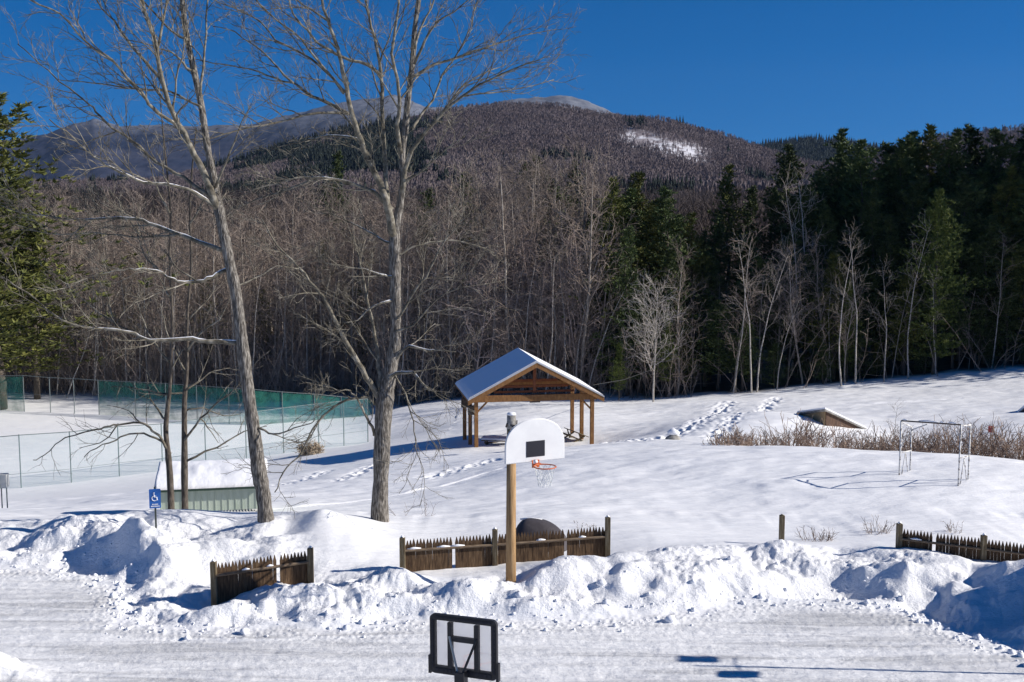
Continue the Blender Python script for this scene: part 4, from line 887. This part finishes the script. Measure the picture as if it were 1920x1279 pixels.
q = MB(); q.prism([(-.085, -.13), (.085, -.13), (.085, .03), (-.085, .03)], -.012, -.002, MBd); q.box((0, -.09, -.035), (.08, .09, .006), MBd); q.build('rim_bracket', M['orange'], rim)
q = MB()
for k in range(12):
    for sgn in (1, -1):
        pts = []
        for j in range(6):
            f = j / 5; a = 2 * math.pi * (k + sgn * .5 * j) / 12; r_ = .226 - .10 * f ** .7
            pts.append(MBd @ (rc + Vector((r_ * math.cos(a), r_ * math.sin(a), -.01 - .40 * f))))
        q.tube(pts, .0045, 3, False)
q.build('net', M['net'], rim)
q = MB(); lump(q, tuple(MBd @ Vector((-.06, -.12, .02))), .06, rng); q.build('snow_on_rim', M['snow'], rim, True)

# ------------------------------------------------------------------ portable hoop seen from behind
Dp = 16.0; tc = P(869, 1156, Dp); bw, bh = .515, .86
rt = empty('portable_hoop', (tc.x + .02, tc.y - .25, 0), label='portable basketball hoop seen from behind with black framed clear backboard', cat='basketball hoop')
yb = R(22)
Mh = Matrix.Translation(tc - rt.location) @ Matrix.Rotation(-yb, 4, 'Z') @ Matrix.Rotation(R(-1.2), 4, 'Y') @ Matrix.Rotation(R(-2), 4, 'X')   # local: x lateral, y towards the front, z up; origin top centre
def rrect(hw_, z0, z1, r_, n=6):
    o_ = []
    for cx_, cz_, a0 in ((hw_ - r_, z1 - r_, 0), (-hw_ + r_, z1 - r_, 90), (-hw_ + r_, z0 + r_, 180), (hw_ - r_, z0 + r_, 270)):
        for k in range(n + 1): a = R(a0 + 90 * k / n); o_.append((cx_ + r_ * math.cos(a), cz_ + r_ * math.sin(a)))
    return o_
q = MB(); q.prism(rrect(bw - .02, -bh + .02, -.02, .05), .03, .042, Mh); bbd = q.build('backboard', M['acrylic'], rt)
q = MB(); o1 = rrect(bw, -bh, 0, .075); i1 = rrect(bw - .085, -bh + .11, -.085, .012); n = len(o1)
for y0, y1 in ((-.03, .028),):
    vs = [Mh @ Vector((p[0], y, p[1])) for y in (y0, y1) for L in (o1, i1) for p in L]
    fs = []
    for k in range(n):
        k2 = (k + 1) % n; fs += [(k, k2, n + k2, n + k), (2 * n + k, 3 * n + k, 3 * n + k2, 2 * n + k2), (k, 2 * n + k, 2 * n + k2, k2), (n + k, n + k2, 3 * n + k2, 3 * n + k)]
    q.add([tuple(v) for v in vs], fs)
fr_ = q.build('frame', M['black'], rt)
q = MB()
for sx in (-.205, .205): q.box((sx, -.002, -bh / 2 - .012), (.035, .03, bh / 2 - .094), Mh)
q.box((0, -.004, -.335), (.169, .03, .036), Mh); q.build('frame_bar', M['black'], fr_)
for zz_, zh in ((-.042, .016), (-bh + .055, .03)):
    q = MB(); q.box((0, -.0325, zz_), (bw - .08, .002, zh), Mh)
    for k in range(13): x = -bw + .11 + k * (2 * bw - .22) / 12; q.box((x, -.036, zz_), (.026, .005, zh * .9), Mh)
    q.build('ribs', M['black_paint'], fr_)
for sx in (-1, 1):
    q = MB(); q.box((sx * (bw - .042), -.0325, -bh / 2), (.018, .002, bh / 2 - .1), Mh)
    for k in range(11): q.box((sx * (bw - .042), -.036, -.11 - k * (bh - .22) / 10), (.016, .005, .022), Mh)
    q.build('ribs', M['black_paint'], fr_)
for sx in (-1, 1):
    q = MB(); q.box((sx * (bw + .008), 0, -bh + .12), (.02, .034, .13), Mh); q.build('corner_pad', M['black'], fr_)
q = MB(); q.box((-.0, -.1, -bh - .02), (.075, .075, .13), Mh); q.build('pole_bracket', M['black'], rt, bevel=.01)
for sx, mt in ((-1, 'strut'), (1, 'black')):
    q = MB(); q.tube([Mh @ Vector((sx * .21, -.03, -.30)), Mh @ Vector((sx * .02, -.14, -bh + .03))], .018, 8); q.build('strut', M[mt], rt)
q = MB(); bp = Mh @ Vector((0, -.12, -bh - .02)); q.tube([(bp.x, bp.y, 0.1), bp], .045, 12); q.build('pole', M['black'], rt, True)
q = MB(); q.box((bp.x, bp.y, .1), (.35, .5, .1)); q.build('base', M['black'], rt, bevel=.06)
rc = Vector((.0, .52, -bh + .085)); n = 28
rr = MB(); rr.tube([Mh @ (rc + Vector((.229 * math.cos(2 * math.pi * k / n), .229 * math.sin(2 * math.pi * k / n), 0))) for k in range(n + 1)], .01, 6)
for s in (-1, 1): rr.tube([Mh @ Vector((s * .06, .05, -bh + .06)), Mh @ (rc + Vector((s * .13, -.19, 0)))], .012, 6)
rim = rr.build('rim', M['orange'], rt, True)

# ------------------------------------------------------------------ stockade fences, pickets with pointed tops
def stockade(posts, hpick, hpost, label, gaps=(), rail=.24, tilt=0, snowy=0, seed=1, bury=.7):
    """posts = [(px, base py, D)]"""
    r = random.Random(seed); W_ = [P(*p) for p in posts]; rt = empty('picket_fence', W_[0], label=label, cat='fence', group=None); o0 = rt.location
    for i in range(len(W_) - 1):
        a, b__ = W_[i] - o0, W_[i + 1] - o0; d = b__ - a; L = Vector((d.x, d.y, 0)).length; u = Vector((d.x, d.y, 0)) / L; yw = math.atan2(u.y, u.x)
        q = MB(); n = int(L / .074); step = L / n; k = 0
        while k < n:
            f = (k + .5) / n; x = f * L
            if any(abs(i + f - g) < .5 / n for g in gaps): k += 1; continue
            z = a.z * (1 - f) + b__.z * f; hp = hpick * (1 + r.gauss(0, .012)) ; w2 = step * .495 * r.uniform(.96, 1.02); ln_ = r.gauss(0, .006)
            Mx = Matrix.Translation(a + u * x + Vector((0, 0, z - a.z))) @ Matrix.Rotation(yw, 4, 'Z') @ Matrix.Rotation(ln_ + tilt, 4, 'Y')
            q.prism([(-w2, -bury), (w2, -bury), (w2, hp - .13), (w2 * .2, hp - .012), (0, hp), (-w2 * .2, hp - .012), (-w2, hp - .13)], r.uniform(.018, .024), r.uniform(.04, .048), Mx); k += 1
        pn = q.build('picket_panel', M['stockade'], rt)
        for dz in ((hpick - rail), (hpick - rail - .75)):
            q = MB(); q.tube([a + u * .05 + Vector((0, 0, dz)) - Vector((-u.y, u.x, 0)) * .018, b__ - u * .05 + Vector((0, 0, dz)) - Vector((-u.y, u.x, 0)) * .018], .034, 6); rl = q.build('rail', M['rail'], rt)
            if dz > hpick - rail - .1 and snowy:
                for _ in range(snowy):
                    q = MB()
                    s0 = r.random() * .9; l_ = r.uniform(.03, .16)
                    c0_, c1_ = a.lerp(b__, s0), a.lerp(b__, min(1, s0 + l_)); up = Vector((0, 0, dz + .035)) - Vector((-u.y, u.x, 0)) * .02
                    q.tube([c0_ + up, c0_.lerp(c1_, .5) + up + Vector((0, 0, .012)), c1_ + up], [.012, .03, .012], 6)
                    q.build('snow_on_rail', M['snow'], rl, True)
    for i, wv in enumerate(W_):
        a = wv - o0; q = MB(); hh_ = hpost if not hasattr(hpost, '__len__') else hpost[i]
        q.box((a.x, a.y - .0, a.z + hh_ / 2 - .35), (.062, .062, hh_ / 2 + .35), Matrix.Identity(4)); 
        q.prism([(a.x - .045, a.z + hh_), (a.x + .045, a.z + hh_), (a.x, a.z + hh_ + .035)], a.y - .045, a.y + .045)
        ps = q.build('post', M['post_old'], rt, bevel=.008)
        q = MB(); q.tube([a + Vector((0, 0, hh_ + .01)), a + Vector((0, 0, hh_ + .05))], [.05, .02], 8); q.build('snow_cap', M['snow'], ps, True)
    return rt
stockade([(402, 1122, 24.2), (583, 1094, 25.1)], .74, .80, 'short dark picket fence section sunk in the snow bank at the left', gaps=(.66,), snowy=2, seed=3)
stockade([(755, 1073, 25.8), (928, 1061, 26.3), (1139, 1045, 26.8)], .74, (.80, .86, .96), 'long brown picket fence section behind the wooden hoop pole', gaps=(.56, 1.62), snowy=3, seed=4)
stockade([(1685, 1030, 27), (1843, 1050, 26.3), (2010, 1072, 25.6)], .50, (.62, .58, .58), 'dark picket fence section running out of the frame at the right', gaps=(.42,), snowy=1, seed=5)
# lone post
b_ = P(1465, 1024, 28); q = MB(); q.box((0, 0, .15), (.06, .06, .62)); q.prism([(-.045, .77), (.045, .77), (0, .80)], -.045, .045)
tag(q.build('wooden_post', M['post_old'], bevel=.01), 'single square wooden post alone in the snow behind the snow bank', 'post').location = b_

# ------------------------------------------------------------------ parking sign
b_ = P(293, 1006, 28.4); rt = empty('parking_sign', b_, R(14), label='blue disabled parking sign on a thin steel post in the left snow bank', cat='sign')
q = MB(); q.box((0, .03, .45), (.022, .012, .8)); q.build('post', M['post_green'], rt)
q = MB(); z0, z1 = P(293, 953, 28.4).z - b_.z, P(293, 917, 28.4).z - b_.z; q.prism(rrect(.138, z0, z1, .02, 3), -.004, .006); pl = q.build('sign_plate', M['sign_blue'], rt)
zc = (z0 + z1) / 2 + .03
q = MB(); n = 20
q.tube([(-.01 + .062 * math.cos(R(100 + 290 * k / n)), -.009, zc - .02 + .062 * math.sin(R(100 + 290 * k / n))) for k in range(n + 1)], .009, 6)
q.tube([(-.02, -.009, zc + .085), (-.012, -.009, zc + .01), (.035, -.009, zc + .005), (.06, -.009, zc - .07)], .011, 6)
q.tube([(-.018, -.009, zc + .04), (.03, -.009, zc + .04)], .008, 6); lump(q, (-.022, -.009, zc + .115), .018, rng)
q.build('wheelchair_symbol', M['sign_white'], pl)
q = MB()
for k in range(7): q.box((-.09 + .03 * k, -.008, z0 + .05), (.009, .002, .014))
for k in range(5): q.box((-.06 + .03 * k, -.008, z0 + .10), (.009, .002, .014))
q.build('lettering', M['sign_white'], pl)

# ------------------------------------------------------------------ sage green shed with deep roof snow
Ds = 34.5; a = P(301, 972, Ds); b__ = P(493, 968, Ds + .55); zb = a.z - .1
root = empty('shed', (a.x, a.y, zb), math.atan2(b__.y - a.y, b__.x - a.x), label='low sage green shed with deep snow on its roof', cat='shed')
L = math.hypot(b__.x - a.x, b__.y - a.y); zw = P(400, 918, Ds).z - zb; dp = 2.2; rz_ = .28
for nm, c_, h_ in (('wall', (L / 2, .03, zw / 2 + .13), (L / 2, .03, zw / 2 - .13)), ('wall', (L / 2, dp - .03, zw / 2), (L / 2, .03, zw / 2))):
    q = MB(); q.box(c_, h_)
    if c_[1] < .1:
        for k in range(int(L / .2) + 1): q.box((min(.02 + k * .2, L - .02), -.006, zw / 2 + .10), (.012, .008, zw / 2 - .16))
    q.build(nm, M['siding'], root)
for x in (.03, L - .03):
    q = MB(); q.prism([(.06, 0), (dp - .06, 0), (dp - .06, zw), (dp / 2, zw + rz_), (.06, zw)], x - .027, x + .027, Matrix(((0, 1, 0, 0), (1, 0, 0, 0), (0, 0, 1, 0), (0, 0, 0, 1)))); q.build('gable_wall', M['siding'], root)
for s, nm in ((0, 'roof'), (1, 'roof')):
    y0, y1 = (-.15, dp / 2) if s == 0 else (dp + .15, dp / 2)
    Mx = Matrix(((0, 1, 0, 0), (1, 0, 0, 0), (0, 0, 1, 0), (0, 0, 0, 1)))
    q = MB(); q.prism([(y0, zw - .03), (y1, zw + rz_), (y1, zw + rz_ + .05), (y0, zw + .03)], -.12, L + .12, Mx); q.build('roof', M['siding_trim'], root)
q = MB(); q.box((L / 2, -.16, zw - .0), (L / 2 + .13, .012, .055)); q.build('fascia', M['siding_trim'], root)
# roof snow as one rounded blanket
nx, ny = 60, 26; V = []; 
for j in range(ny):
    fy = j / (ny - 1); y = -.20 + (dp + .40) * fy; rz2 = zw + .035 + (rz_ + .02) * (1 - abs(y - dp / 2) / (dp / 2 + .15))
    for i in range(nx):
        fx = i / (nx - 1); x = -.16 + (L + .32) * fx; e = min(fx, 1 - fx) * (L + .3); ey = min(fy, 1 - fy) * (dp + .4)
        rd_ = min(1, e / .06) ** .25 * min(1, ey / .3) ** .5
        V.append((x, y, rz2 + .27 * rd_ + .05 * float(fbm(np.array([x * 1.7]), np.array([y * 1.7]), 3, 2)[0]) * rd_))
q = MB(); idx = lambda i, j: j * nx + i
F_ = [(idx(i, j), idx(i + 1, j), idx(i + 1, j + 1), idx(i, j + 1)) for j in range(ny - 1) for i in range(nx - 1)]
edge = [idx(i, 0) for i in range(nx)] + [idx(nx - 1, j) for j in range(1, ny)] + [idx(i, ny - 1) for i in range(nx - 2, -1, -1)] + [idx(0, j) for j in range(ny - 2, 0, -1)]
n0 = len(V)
for e in edge:
    x, y, z = V[e]; V.append((x, y, zw + .037 + (rz_ + .02) * (1 - abs(y - dp / 2) / (dp / 2 + .15))))
for k in range(len(edge)):
    k2 = (k + 1) % len(edge); F_.append((edge[k], n0 + k, n0 + k2, edge[k2]))
q.add(V, F_); q.build('roof_snow', M['snow'], root, True)
q = MB(); zl = .13
for k in range(int(L / .09)):
    x = .02 + k * .09
    for s in (1, -1): q.tube([(x, -.0 + .004 * s, -.0), (x + s * .2, -.0 + .004 * s, .25)], .009, 3)
q.build('lattice', M['lattice'], root)

# ------------------------------------------------------------------ tennis court fences
def cfence(name, tops, label, group=None, mesh=True, screen=None, rails=(1.,), pr=.035, wire=True, label2=None):
    """tops = [(px, top py, base py, z of base or None)]"""
    pts = []
    for px, ty, by, z in tops:
        b_ = onz(px, by, z); tz = P(px, ty, b_.y).z; pts.append((b_, tz))
    rt = empty(name, pts[0][0], label=label, cat='fence'); o0 = rt.location
    for b_, tz in pts:
        q = MB(); q.tube([b_ - o0 - Vector((0, 0, .4)), Vector((b_.x, b_.y, tz + .04)) - o0], pr, 6); q.build('post', M['fence_metal'], rt)
    for f in rails:
        q = MB(); q.tube([Vector((b_.x, b_.y, b_.z * (1 - f) + tz * f)) - o0 for b_, tz in pts], pr * (.75 if f > .9 else .35), 6); q.build('rail', M['fence_metal'], rt)
    def cloth(nm, material, f0, f1, dy, rng_=(0, None)):
        me = bpy.data.meshes.new(nm); V = []; Fc = []; U = []; s = 0; sel = pts[rng_[0]:rng_[1]]
        for i, (b_, tz) in enumerate(sel):
            if i: s += (Vector((b_.x, b_.y, 0)) - Vector((sel[i - 1][0].x, sel[i - 1][0].y, 0))).length
            h = tz - b_.z; V += [(b_.x - o0.x, b_.y - o0.y + dy, b_.z + h * f0 - o0.z), (b_.x - o0.x, b_.y - o0.y + dy, b_.z + h * f1 - o0.z)]; U += [(s, h * f0), (s, h * f1)]
        Fc = [(2 * i, 2 * i + 2, 2 * i + 3, 2 * i + 1) for i in range(len(sel) - 1)]
        me.from_pydata(V, [], Fc); uv = me.uv_layers.new(name='uv')
        for p in me.polygons:
            for li in p.loop_indices: uv.data[li].uv = U[me.loops[li].vertex_index]
        me.materials.append(material); return link_mesh(nm, me, rt)
    if wire: cloth('chain_link', M['chainlink'], -.05, 1, -.04)
    if screen:
        for a0, a1 in screen: cloth('windscreen', M['windscreen'], .0, .97, .05, (a0, a1))
    return rt
near = [(px, ty, by, CZ) for px, ty, by in [(-150, 834, 928), (-52, 824, 921), (40, 816, 915), (134, 810, 905), (224, 800, 893), (305, 795, 883), (386, 784, 872), (462, 775, 861), (532, 765, 850), (598, 757, 841), (645, 752, 835), (690, 748, 829)]]
cfence('court_fence', near, 'near chain link tennis court fence with a pale mesh', rails=(1., .27))
farp = [(-120, 700, 768, CZ), (-60, 702, 769, CZ), (0, 705, 770, CZ), (46, 704, 772, CZ), (95, 708, 774, CZ), (140, 710, 776, CZ), (186, 713, 778, CZ), (255, 716, 782, CZ), (312, 719, 787, CZ), (370, 723, 791, CZ), (430, 727, 795, CZ), (475, 730, 797, CZ), (530, 735, 794, CZ), (590, 739, 789, CZ), (640, 744, 784, CZ), (698, 749, 780, CZ)]
cfence('court_fence', farp, 'far tennis court fence hung with green windscreens before the woods', screen=((0, 4), (6, 16)), wire=False, rails=(1., .5))

# ------------------------------------------------------------------ goal frame
rt = empty('soccer_goal', P(1686, 896, 36.6), label='small flaking white soccer goal frame standing on the snowy field', cat='goal'); o0 = rt.location
A_, B_ = P(1686, 896, 36.6), P(1797, 908, 35.1); back = Vector((.75, 1.6, 0)); h1 = P(1686, 789, 36.6).z - A_.z
A2, B2 = P(1706, 891, 37.3), P(1815, 903, 35.7)
def pipe(a, b_, r_, mt, nm, bend=None):
    q = MB(); q.tube([a - o0, b_ - o0] if bend is None else [a - o0, bend - o0, b_ - o0], r_, 8); q.build(nm, M[mt], rt, True)
up = Vector((0, 0, 1))
pipe(A_ - up * .3, A_ + up * h1, .027, 'white_pipe', 'post'); pipe(B_ - up * .3, B_ + up * h1 * 1.0, .027, 'white_pipe', 'post')
pipe(A2 - up * .3, A2 + up * h1 * .86, .024, 'white_pipe', 'rear_post'); pipe(B2 - up * .3, B2 + up * h1 * .98, .024, 'white_pipe', 'rear_post')
pipe(A_ + up * h1, B_ + up * h1, .024, 'rust_pipe', 'crossbar')
pipe(A_ + up * h1 * .55, A_.lerp(B_, .45) + up * h1 * .97, .018, 'white_pipe', 'stay', A_.lerp(B_, .2) + up * h1 * .86)
for a, c_ in ((A_, A2), (B_, B2)):
    pipe(a + up * h1 * .98, c_ + up * h1 * (.86 if a is A_ else .97), .022, 'white_pipe', 'top_stay'); pipe(a + up * h1 * .44, c_ + up * h1 * .44, .018, 'white_pipe', 'rung')
    md = a.lerp(c_, .5) + up * h1 * .42
    pipe(md, a.lerp(c_, .15) - up * .1, .015, 'white_pipe', 'stay'); pipe(md, c_.lerp(a, .1) - up * .1, .015, 'white_pipe', 'stay')
for f0, f1 in ((.02, .1), (.3, .62), (.66, .72), (.8, .93)):
    q = MB(); q.tube([A_.lerp(B_, f0) + up * (h1 + .035) - o0, A_.lerp(B_, (f0 + f1) / 2) + up * (h1 + .045) - o0, A_.lerp(B_, f1) + up * (h1 + .035) - o0], [.015, .03, .015], 6)
    q.build('snow_on_crossbar', M['snow'], rt, True)

# ------------------------------------------------------------------ half buried huts behind the shrubs
def hut(px, D, ztop, yaw, hw_, ln, label, m1='tan_wall', m2='brown_wall'):
    c = at(px, D); rt = empty('hut', (c.x, c.y, ztop - 1.9), yaw, label=label, cat='hut'); rs = .78
    q = MB(); q.prism([(-hw_, -.8), (hw_, -.8), (hw_, 1.9 - rs), (0, 1.85), (-hw_, 1.9 - rs)], 0, .06); q.build('gable_wall', M[m2], rt)
    q = MB(); q.prism([(-hw_, -.8), (hw_, -.8), (hw_, 1.9 - rs), (0, 1.85), (-hw_, 1.9 - rs)], ln - .06, ln); q.build('gable_wall', M[m2], rt)
    for s in (-1, 1):
        q = MB(); q.box((s * (hw_ - .03), ln / 2, (1.1 - .8) / 2), (.03, ln / 2 - .065, .97)); q.build('side_wall', M[m1], rt)
        q = MB(); q.prism([(0, 1.9), (s * (hw_ + .3), 1.9 - rs * (hw_ + .3) / hw_), (s * (hw_ + .3), 1.96 - rs * (hw_ + .3) / hw_), (0, 1.96)], -.35, ln + .35); q.build('roof', M[m1], rt)
        q = MB(); q.prism([(0, 1.965), (s * (hw_ + .32), 1.965 - rs * (hw_ + .3) / hw_), (s * (hw_ + .2), 2.10 - rs * (hw_ + .2) / hw_), (0, 2.13)], -.32, ln + .3); q.build('roof_snow', M['snow'], rt)
    return rt
def lean_to(label):
    A0, B0, C0 = P(1500, 776, 63.5), P(1548, 770, 61), P(1618, 803, 62.4); D0_ = A0 + C0 - B0 + Vector((0, 0, .2)); zf = B0.z - 2.4
    rt = empty('hut', (B0.x, B0.y, zf), label=label, cat='hut'); o_ = rt.location; dn = Vector((0, 0, 1))
    for a, b_, mt in ((B0, A0, 'tan_wall'), (B0, C0, 'brown_wall'), (A0, D0_, 'brown_wall'), (C0, D0_, 'brown_wall')):
        q = MB(); u = (b_ - a); u.z = 0; u.normalize(); n_ = Vector((-u.y, u.x, 0)) * .03; a2 = a + u * .035 - o_; b2 = b_ - u * .035 - o_
        v = [Vector((p.x, p.y, z)) + s_ * n_ for s_ in (-1, 1) for p, z in ((a2, -.6), (b2, -.6), (b2, b2.z - .06), (a2, a2.z - .06))]
        q.add([tuple(x) for x in v], [(0, 1, 2, 3), (7, 6, 5, 4), (0, 4, 5, 1), (1, 5, 6, 2), (2, 6, 7, 3), (3, 7, 4, 0)]); q.build('wall', M[mt], rt)
    cen = (A0 + B0 + C0 + D0_) / 4
    for nm, z0_, z1_, g, mt in (('roof', -.05, .02, 1.12, 'stone'), ('roof_snow', .024, .13, 1.10, 'snow')):
        q = MB(); pp = [cen + (p - cen) * g - o_ for p in (A0, B0, C0, D0_)]
        v = [tuple(p + dn * z0_) for p in pp] + [tuple(p + dn * z1_) for p in pp]
        q.add(v, [(0, 1, 2, 3), (7, 6, 5, 4), (0, 4, 5, 1), (1, 5, 6, 2), (2, 6, 7, 3), (3, 7, 4, 0)]); q.build(nm, M[mt], rt, bevel=.03 if mt == 'snow' else 0)
lean_to('half buried brown hut with a snowy roof behind the shrubs')
hut(1930, 66, P(1925, 760, 66).z, R(-48), .8, 1.3, 'small dark roof poking from the snow at the right edge', 'stone', 'brown_wall')

# ------------------------------------------------------------------ shrubs and small plants
def shrub(name, loc, w_, h_, stems, seed, label, material='brush', group=None, cat='shrub', rmin=.008):
    r = random.Random(seed); q = MB()
    for i in range(stems):
        a = r.random() * 6.28; rr = r.random() ** .6 * w_ / 2; p = [Vector((rr * math.cos(a) * .6, rr * math.sin(a) * .4, -.15))]
        d = Vector((math.cos(a) * r.uniform(.1, 1.0), math.sin(a) * r.uniform(.1, .8), 1)).normalized(); hh_ = h_ * r.uniform(.55, 1.05)
        for j in range(4): d = (d + Vector((r.gauss(0, .15), r.gauss(0, .15), .05))).normalized(); p.append(p[-1] + d * hh_ / 4)
        ra = [rmin * 1.8, rmin * 1.5, rmin * 1.2, rmin, rmin * .7]; q.tube(p, ra, 3, False)
        sprout(q, p, ra, r, 0, [(.15 * max(1, h_), .2 * h_, .5 * h_, R(42), 3, 3, rmin * .7, .02)], .2)
    o = q.build(name, M[material]); tag(o, label, cat, group); o.location = loc; return o
r = random.Random(3)
for i in range(34):
    px = 1345 + 575 * (i + r.uniform(-.3, .3)) / 33; D = r.uniform(46.5, 51); c = at(px, D)
    ty = float(np.interp(px, [1340, 1400, 1490, 1520, 1640, 1700, 1740, 1830, 1860, 1900, 1930], [802, 798, 778, 790, 800, 790, 792, 772, 800, 792, 800])) + r.uniform(-4, 12)
    H = P(px, ty, D).z - c.z
    if r.random() < .12: continue
    shrub('bare_shrub', c, r.uniform(1.1, 2.3), max(H, .6) * r.uniform(.7, 1.3), r.randrange(16, 40), 100 + i, 'leafless brown shrub in the hedge line behind the snowy field', group='shrubs along the far edge of the field', rmin=.011)
# taller bare sapling in the hedge
plant_px('bare_tree', SLIM[0], 1680, 742, 48.5, 'taller bare sapling rising from the shrubs beside the goal', 'tree', wide=1.6)
for px, by, D, w_, h_, st, lab in [(1540, 1020, 29, 1.25, .50, 34, 'low pale twiggy shrub in the snow right of the single post'), (1652, 1000, 30, .75, .55, 22, 'small twiggy shrub left of the right hand picket fence'), (1800, 1002, 30, .6, .5, 12, 'sparse twiggy shrub with a few leaves behind the right hand picket fence'), (1100, 984, 30, .7, .25, 16, 'faint twigs poking above the right end of the long picket fence'), (1090, 980, 30.5, .3, .3, 5, 'few thin stems behind the long picket fence beside the dark mound')]:
    shrub('small_shrub', at(px, D), w_, h_, st, px, lab, rmin=.005)
for px, D, h_, lab in [(752, 32.5, .95, 'thin sapling in the snow right beside the forked tree trunk'), (800, 32.8, .8, 'second thin sapling in the snow right of the forked tree')]:
    shrub('sapling', at(px, D), .15, h_, 3, px, lab, rmin=.004)
c = P(583, 850, 72); c.z = gz(c.x, c.y)
o = shrub('leafy_bush', c, 1.7, .95, 90, 8, 'tan bush of dead leaves at the court fence corner', 'dead_leaves', rmin=.02)
q = MB(); r = random.Random(4)
for k in range(700):
    a = r.random() * 6.28; e = r.random() * 1.5; rr = r.uniform(.6, 1); v = Vector((.95 * rr * math.cos(a) * math.cos(e), .8 * rr * math.sin(a) * math.cos(e), .95 * rr * math.sin(e)))
    d1 = rand_perp(v.normalized(), r) * .07; d2 = rand_perp(v.normalized(), r) * .07; q.add([tuple(v - d1), tuple(v + d1), tuple(v + d2)], [(0, 1, 2)])
q.build('leaves', M['dead_leaves'], o)
# rock capped with snow beside the footprints
c = at(1262, 54); rt = empty('boulder', c, label='dark boulder capped with snow beside the trodden path', cat='rock')
q = MB(); lump(q, (0, 0, .0), .34, rng); rk = q.build('rock', M['stone'], rt, True); sb = rk.modifiers.new('s', 'SUBSURF'); sb.levels = 2; sb.render_levels = 2; rk.scale = (1.5, 1, 1)
q = MB(); q.tube([(-.25, 0, .30), (0, 0, .38), (.3, 0, .28)], [.08, .2, .06], 8); q.build('snow_cap', M['snow'], rt, True)
# covered mound behind the long fence
c = at(1005, 28.3); rt = empty('covered_pile', (c.x, c.y, c.z), R(-6), label='dark tarp covered mound behind the long picket fence', cat='mound')
zt_ = P(1000, 975, 28.3).z - c.z; V = []; nx, ny = 28, 14
for j in range(ny):
    for i in range(nx):
        fx = i / (nx - 1) * 2 - 1; fy = j / (ny - 1) * 2 - 1; e = max(0, 1 - abs(fx + .12 * (1 - fx * fx)) ** 2.6) ** .5 * max(0, 1 - abs(fy) ** 3) ** .5
        V.append((fx * .74 + .12, fy * .6, -.25 + (zt_ + .25) * e * (1 - .12 * fx)))
q = MB(); q.add(V, [(j * nx + i, j * nx + i + 1, (j + 1) * nx + i + 1, (j + 1) * nx + i) for j in range(ny - 1) for i in range(nx - 1)]); q.build('tarp', M['tarp'], rt, True)
q = MB(); q.tube([(-.4, .1, zt_ * .97), (-.1, .1, zt_ * 1.0), (.15, .1, zt_ * .97)], [.02, .035, .02], 8); q.build('snow_cover', M['snow'], rt, True)
# grey cabinet at the left edge
b_ = P(4, 926, 32.5); rt = empty('utility_cabinet', b_, R(8), label='grey utility cabinet on legs cropped by the left edge', cat='cabinet')
q = MB(); q.box((0, 0, .38), (.17, .14, .19)); q.build('cabinet', M['grey_box'], rt, bevel=.01)
q = MB(); q.box((-.07, -.146, .36), (.06, .008, .14)); q.build('panel', M['black_paint'], rt)
for sx in (-.14, .0, .14):
    q = MB(); q.tube([(sx, -.05, -.4), (sx, -.05, .19)], .018, 6); q.build('leg', M['fence_metal'], rt)
# red marker
b_ = at(1858, 53); rt = empty('marker_sign', b_, label='small faded red marker on a stake in the far shrubs', cat='marker'); zt_ = P(1858, 799, 53).z - b_.z
q = MB(); q.tube([(0, 0, -.3), (0, 0, zt_)], .02, 6); q.build('stake', M['post_old'], rt)
q = MB(); q.box((0, -.03, zt_ - .14), (.13, .012, .15)); q.build('plate', M['red'], rt)
# support cables of the pavilion running off to the right
a = P(1130, 744, 63.5); b_ = P(1228, 753, 80)
q = MB(); q.tube([a - a, (P(1112, 722, 64) - a), (P(1170, 712, 74) - a), (P(1226, 692, 85.6) - a)][1:], .02, 4, True)
o = q.build('overhead_cable', M['cable']); o.location = a; tag(o, 'thin dark cable from the pavilion eave to the lone pale tree', 'cable')

# ------------------------------------------------------------------ the air between here and the mountains
hm = bpy.data.materials.new('haze'); hm.use_nodes = True; t = hm.node_tree; t.nodes.clear()
o_ = nd(t, 'ShaderNodeOutputMaterial'); pv = nd(t, 'ShaderNodeVolumePrincipled'); pv.inputs['Color'].default_value = (.45, .66, 1, 1); pv.inputs['Density'].default_value = .00003
pv.inputs['Anisotropy'].default_value = .2; t.links.new(pv.outputs[0], o_.inputs['Volume'])
q = MB(); q.box((0, 1850, 190), (3600, 1990, 255)); hz_ = q.build('haze', hm, kind='stuff', label='thin clear winter air in front of the far mountain')

# unseen pole with two heads, guessed as a lamp post from shadows on the lot
rt = empty('lamp_post', (10.55, 20.25, 0), label='unseen tall pole beyond the right edge, guessed as a lamp post from its shadow', cat='lamp post')
q = MB(); q.tube([(0, 0, -.1), (0, 0, 3.75)], [.035, .03], 10); q.build('pole', M['fence_metal'], rt, True)
q = MB(); q.tube([(0, -.42, 3.35), (0, .42, 3.35)], .014, 6); q.build('arm', M['fence_metal'], rt)
for y, z in ((.30, 3.72), (-.36, 3.38)):
    q = MB(); q.prism([(-.30, -.07), (.30, -.07), (.22, .08), (-.22, .08)], y - .14, y + .14, Matrix.Translation((0, 0, z))); q.build('lamp_head', M['black'], rt, bevel=.01)
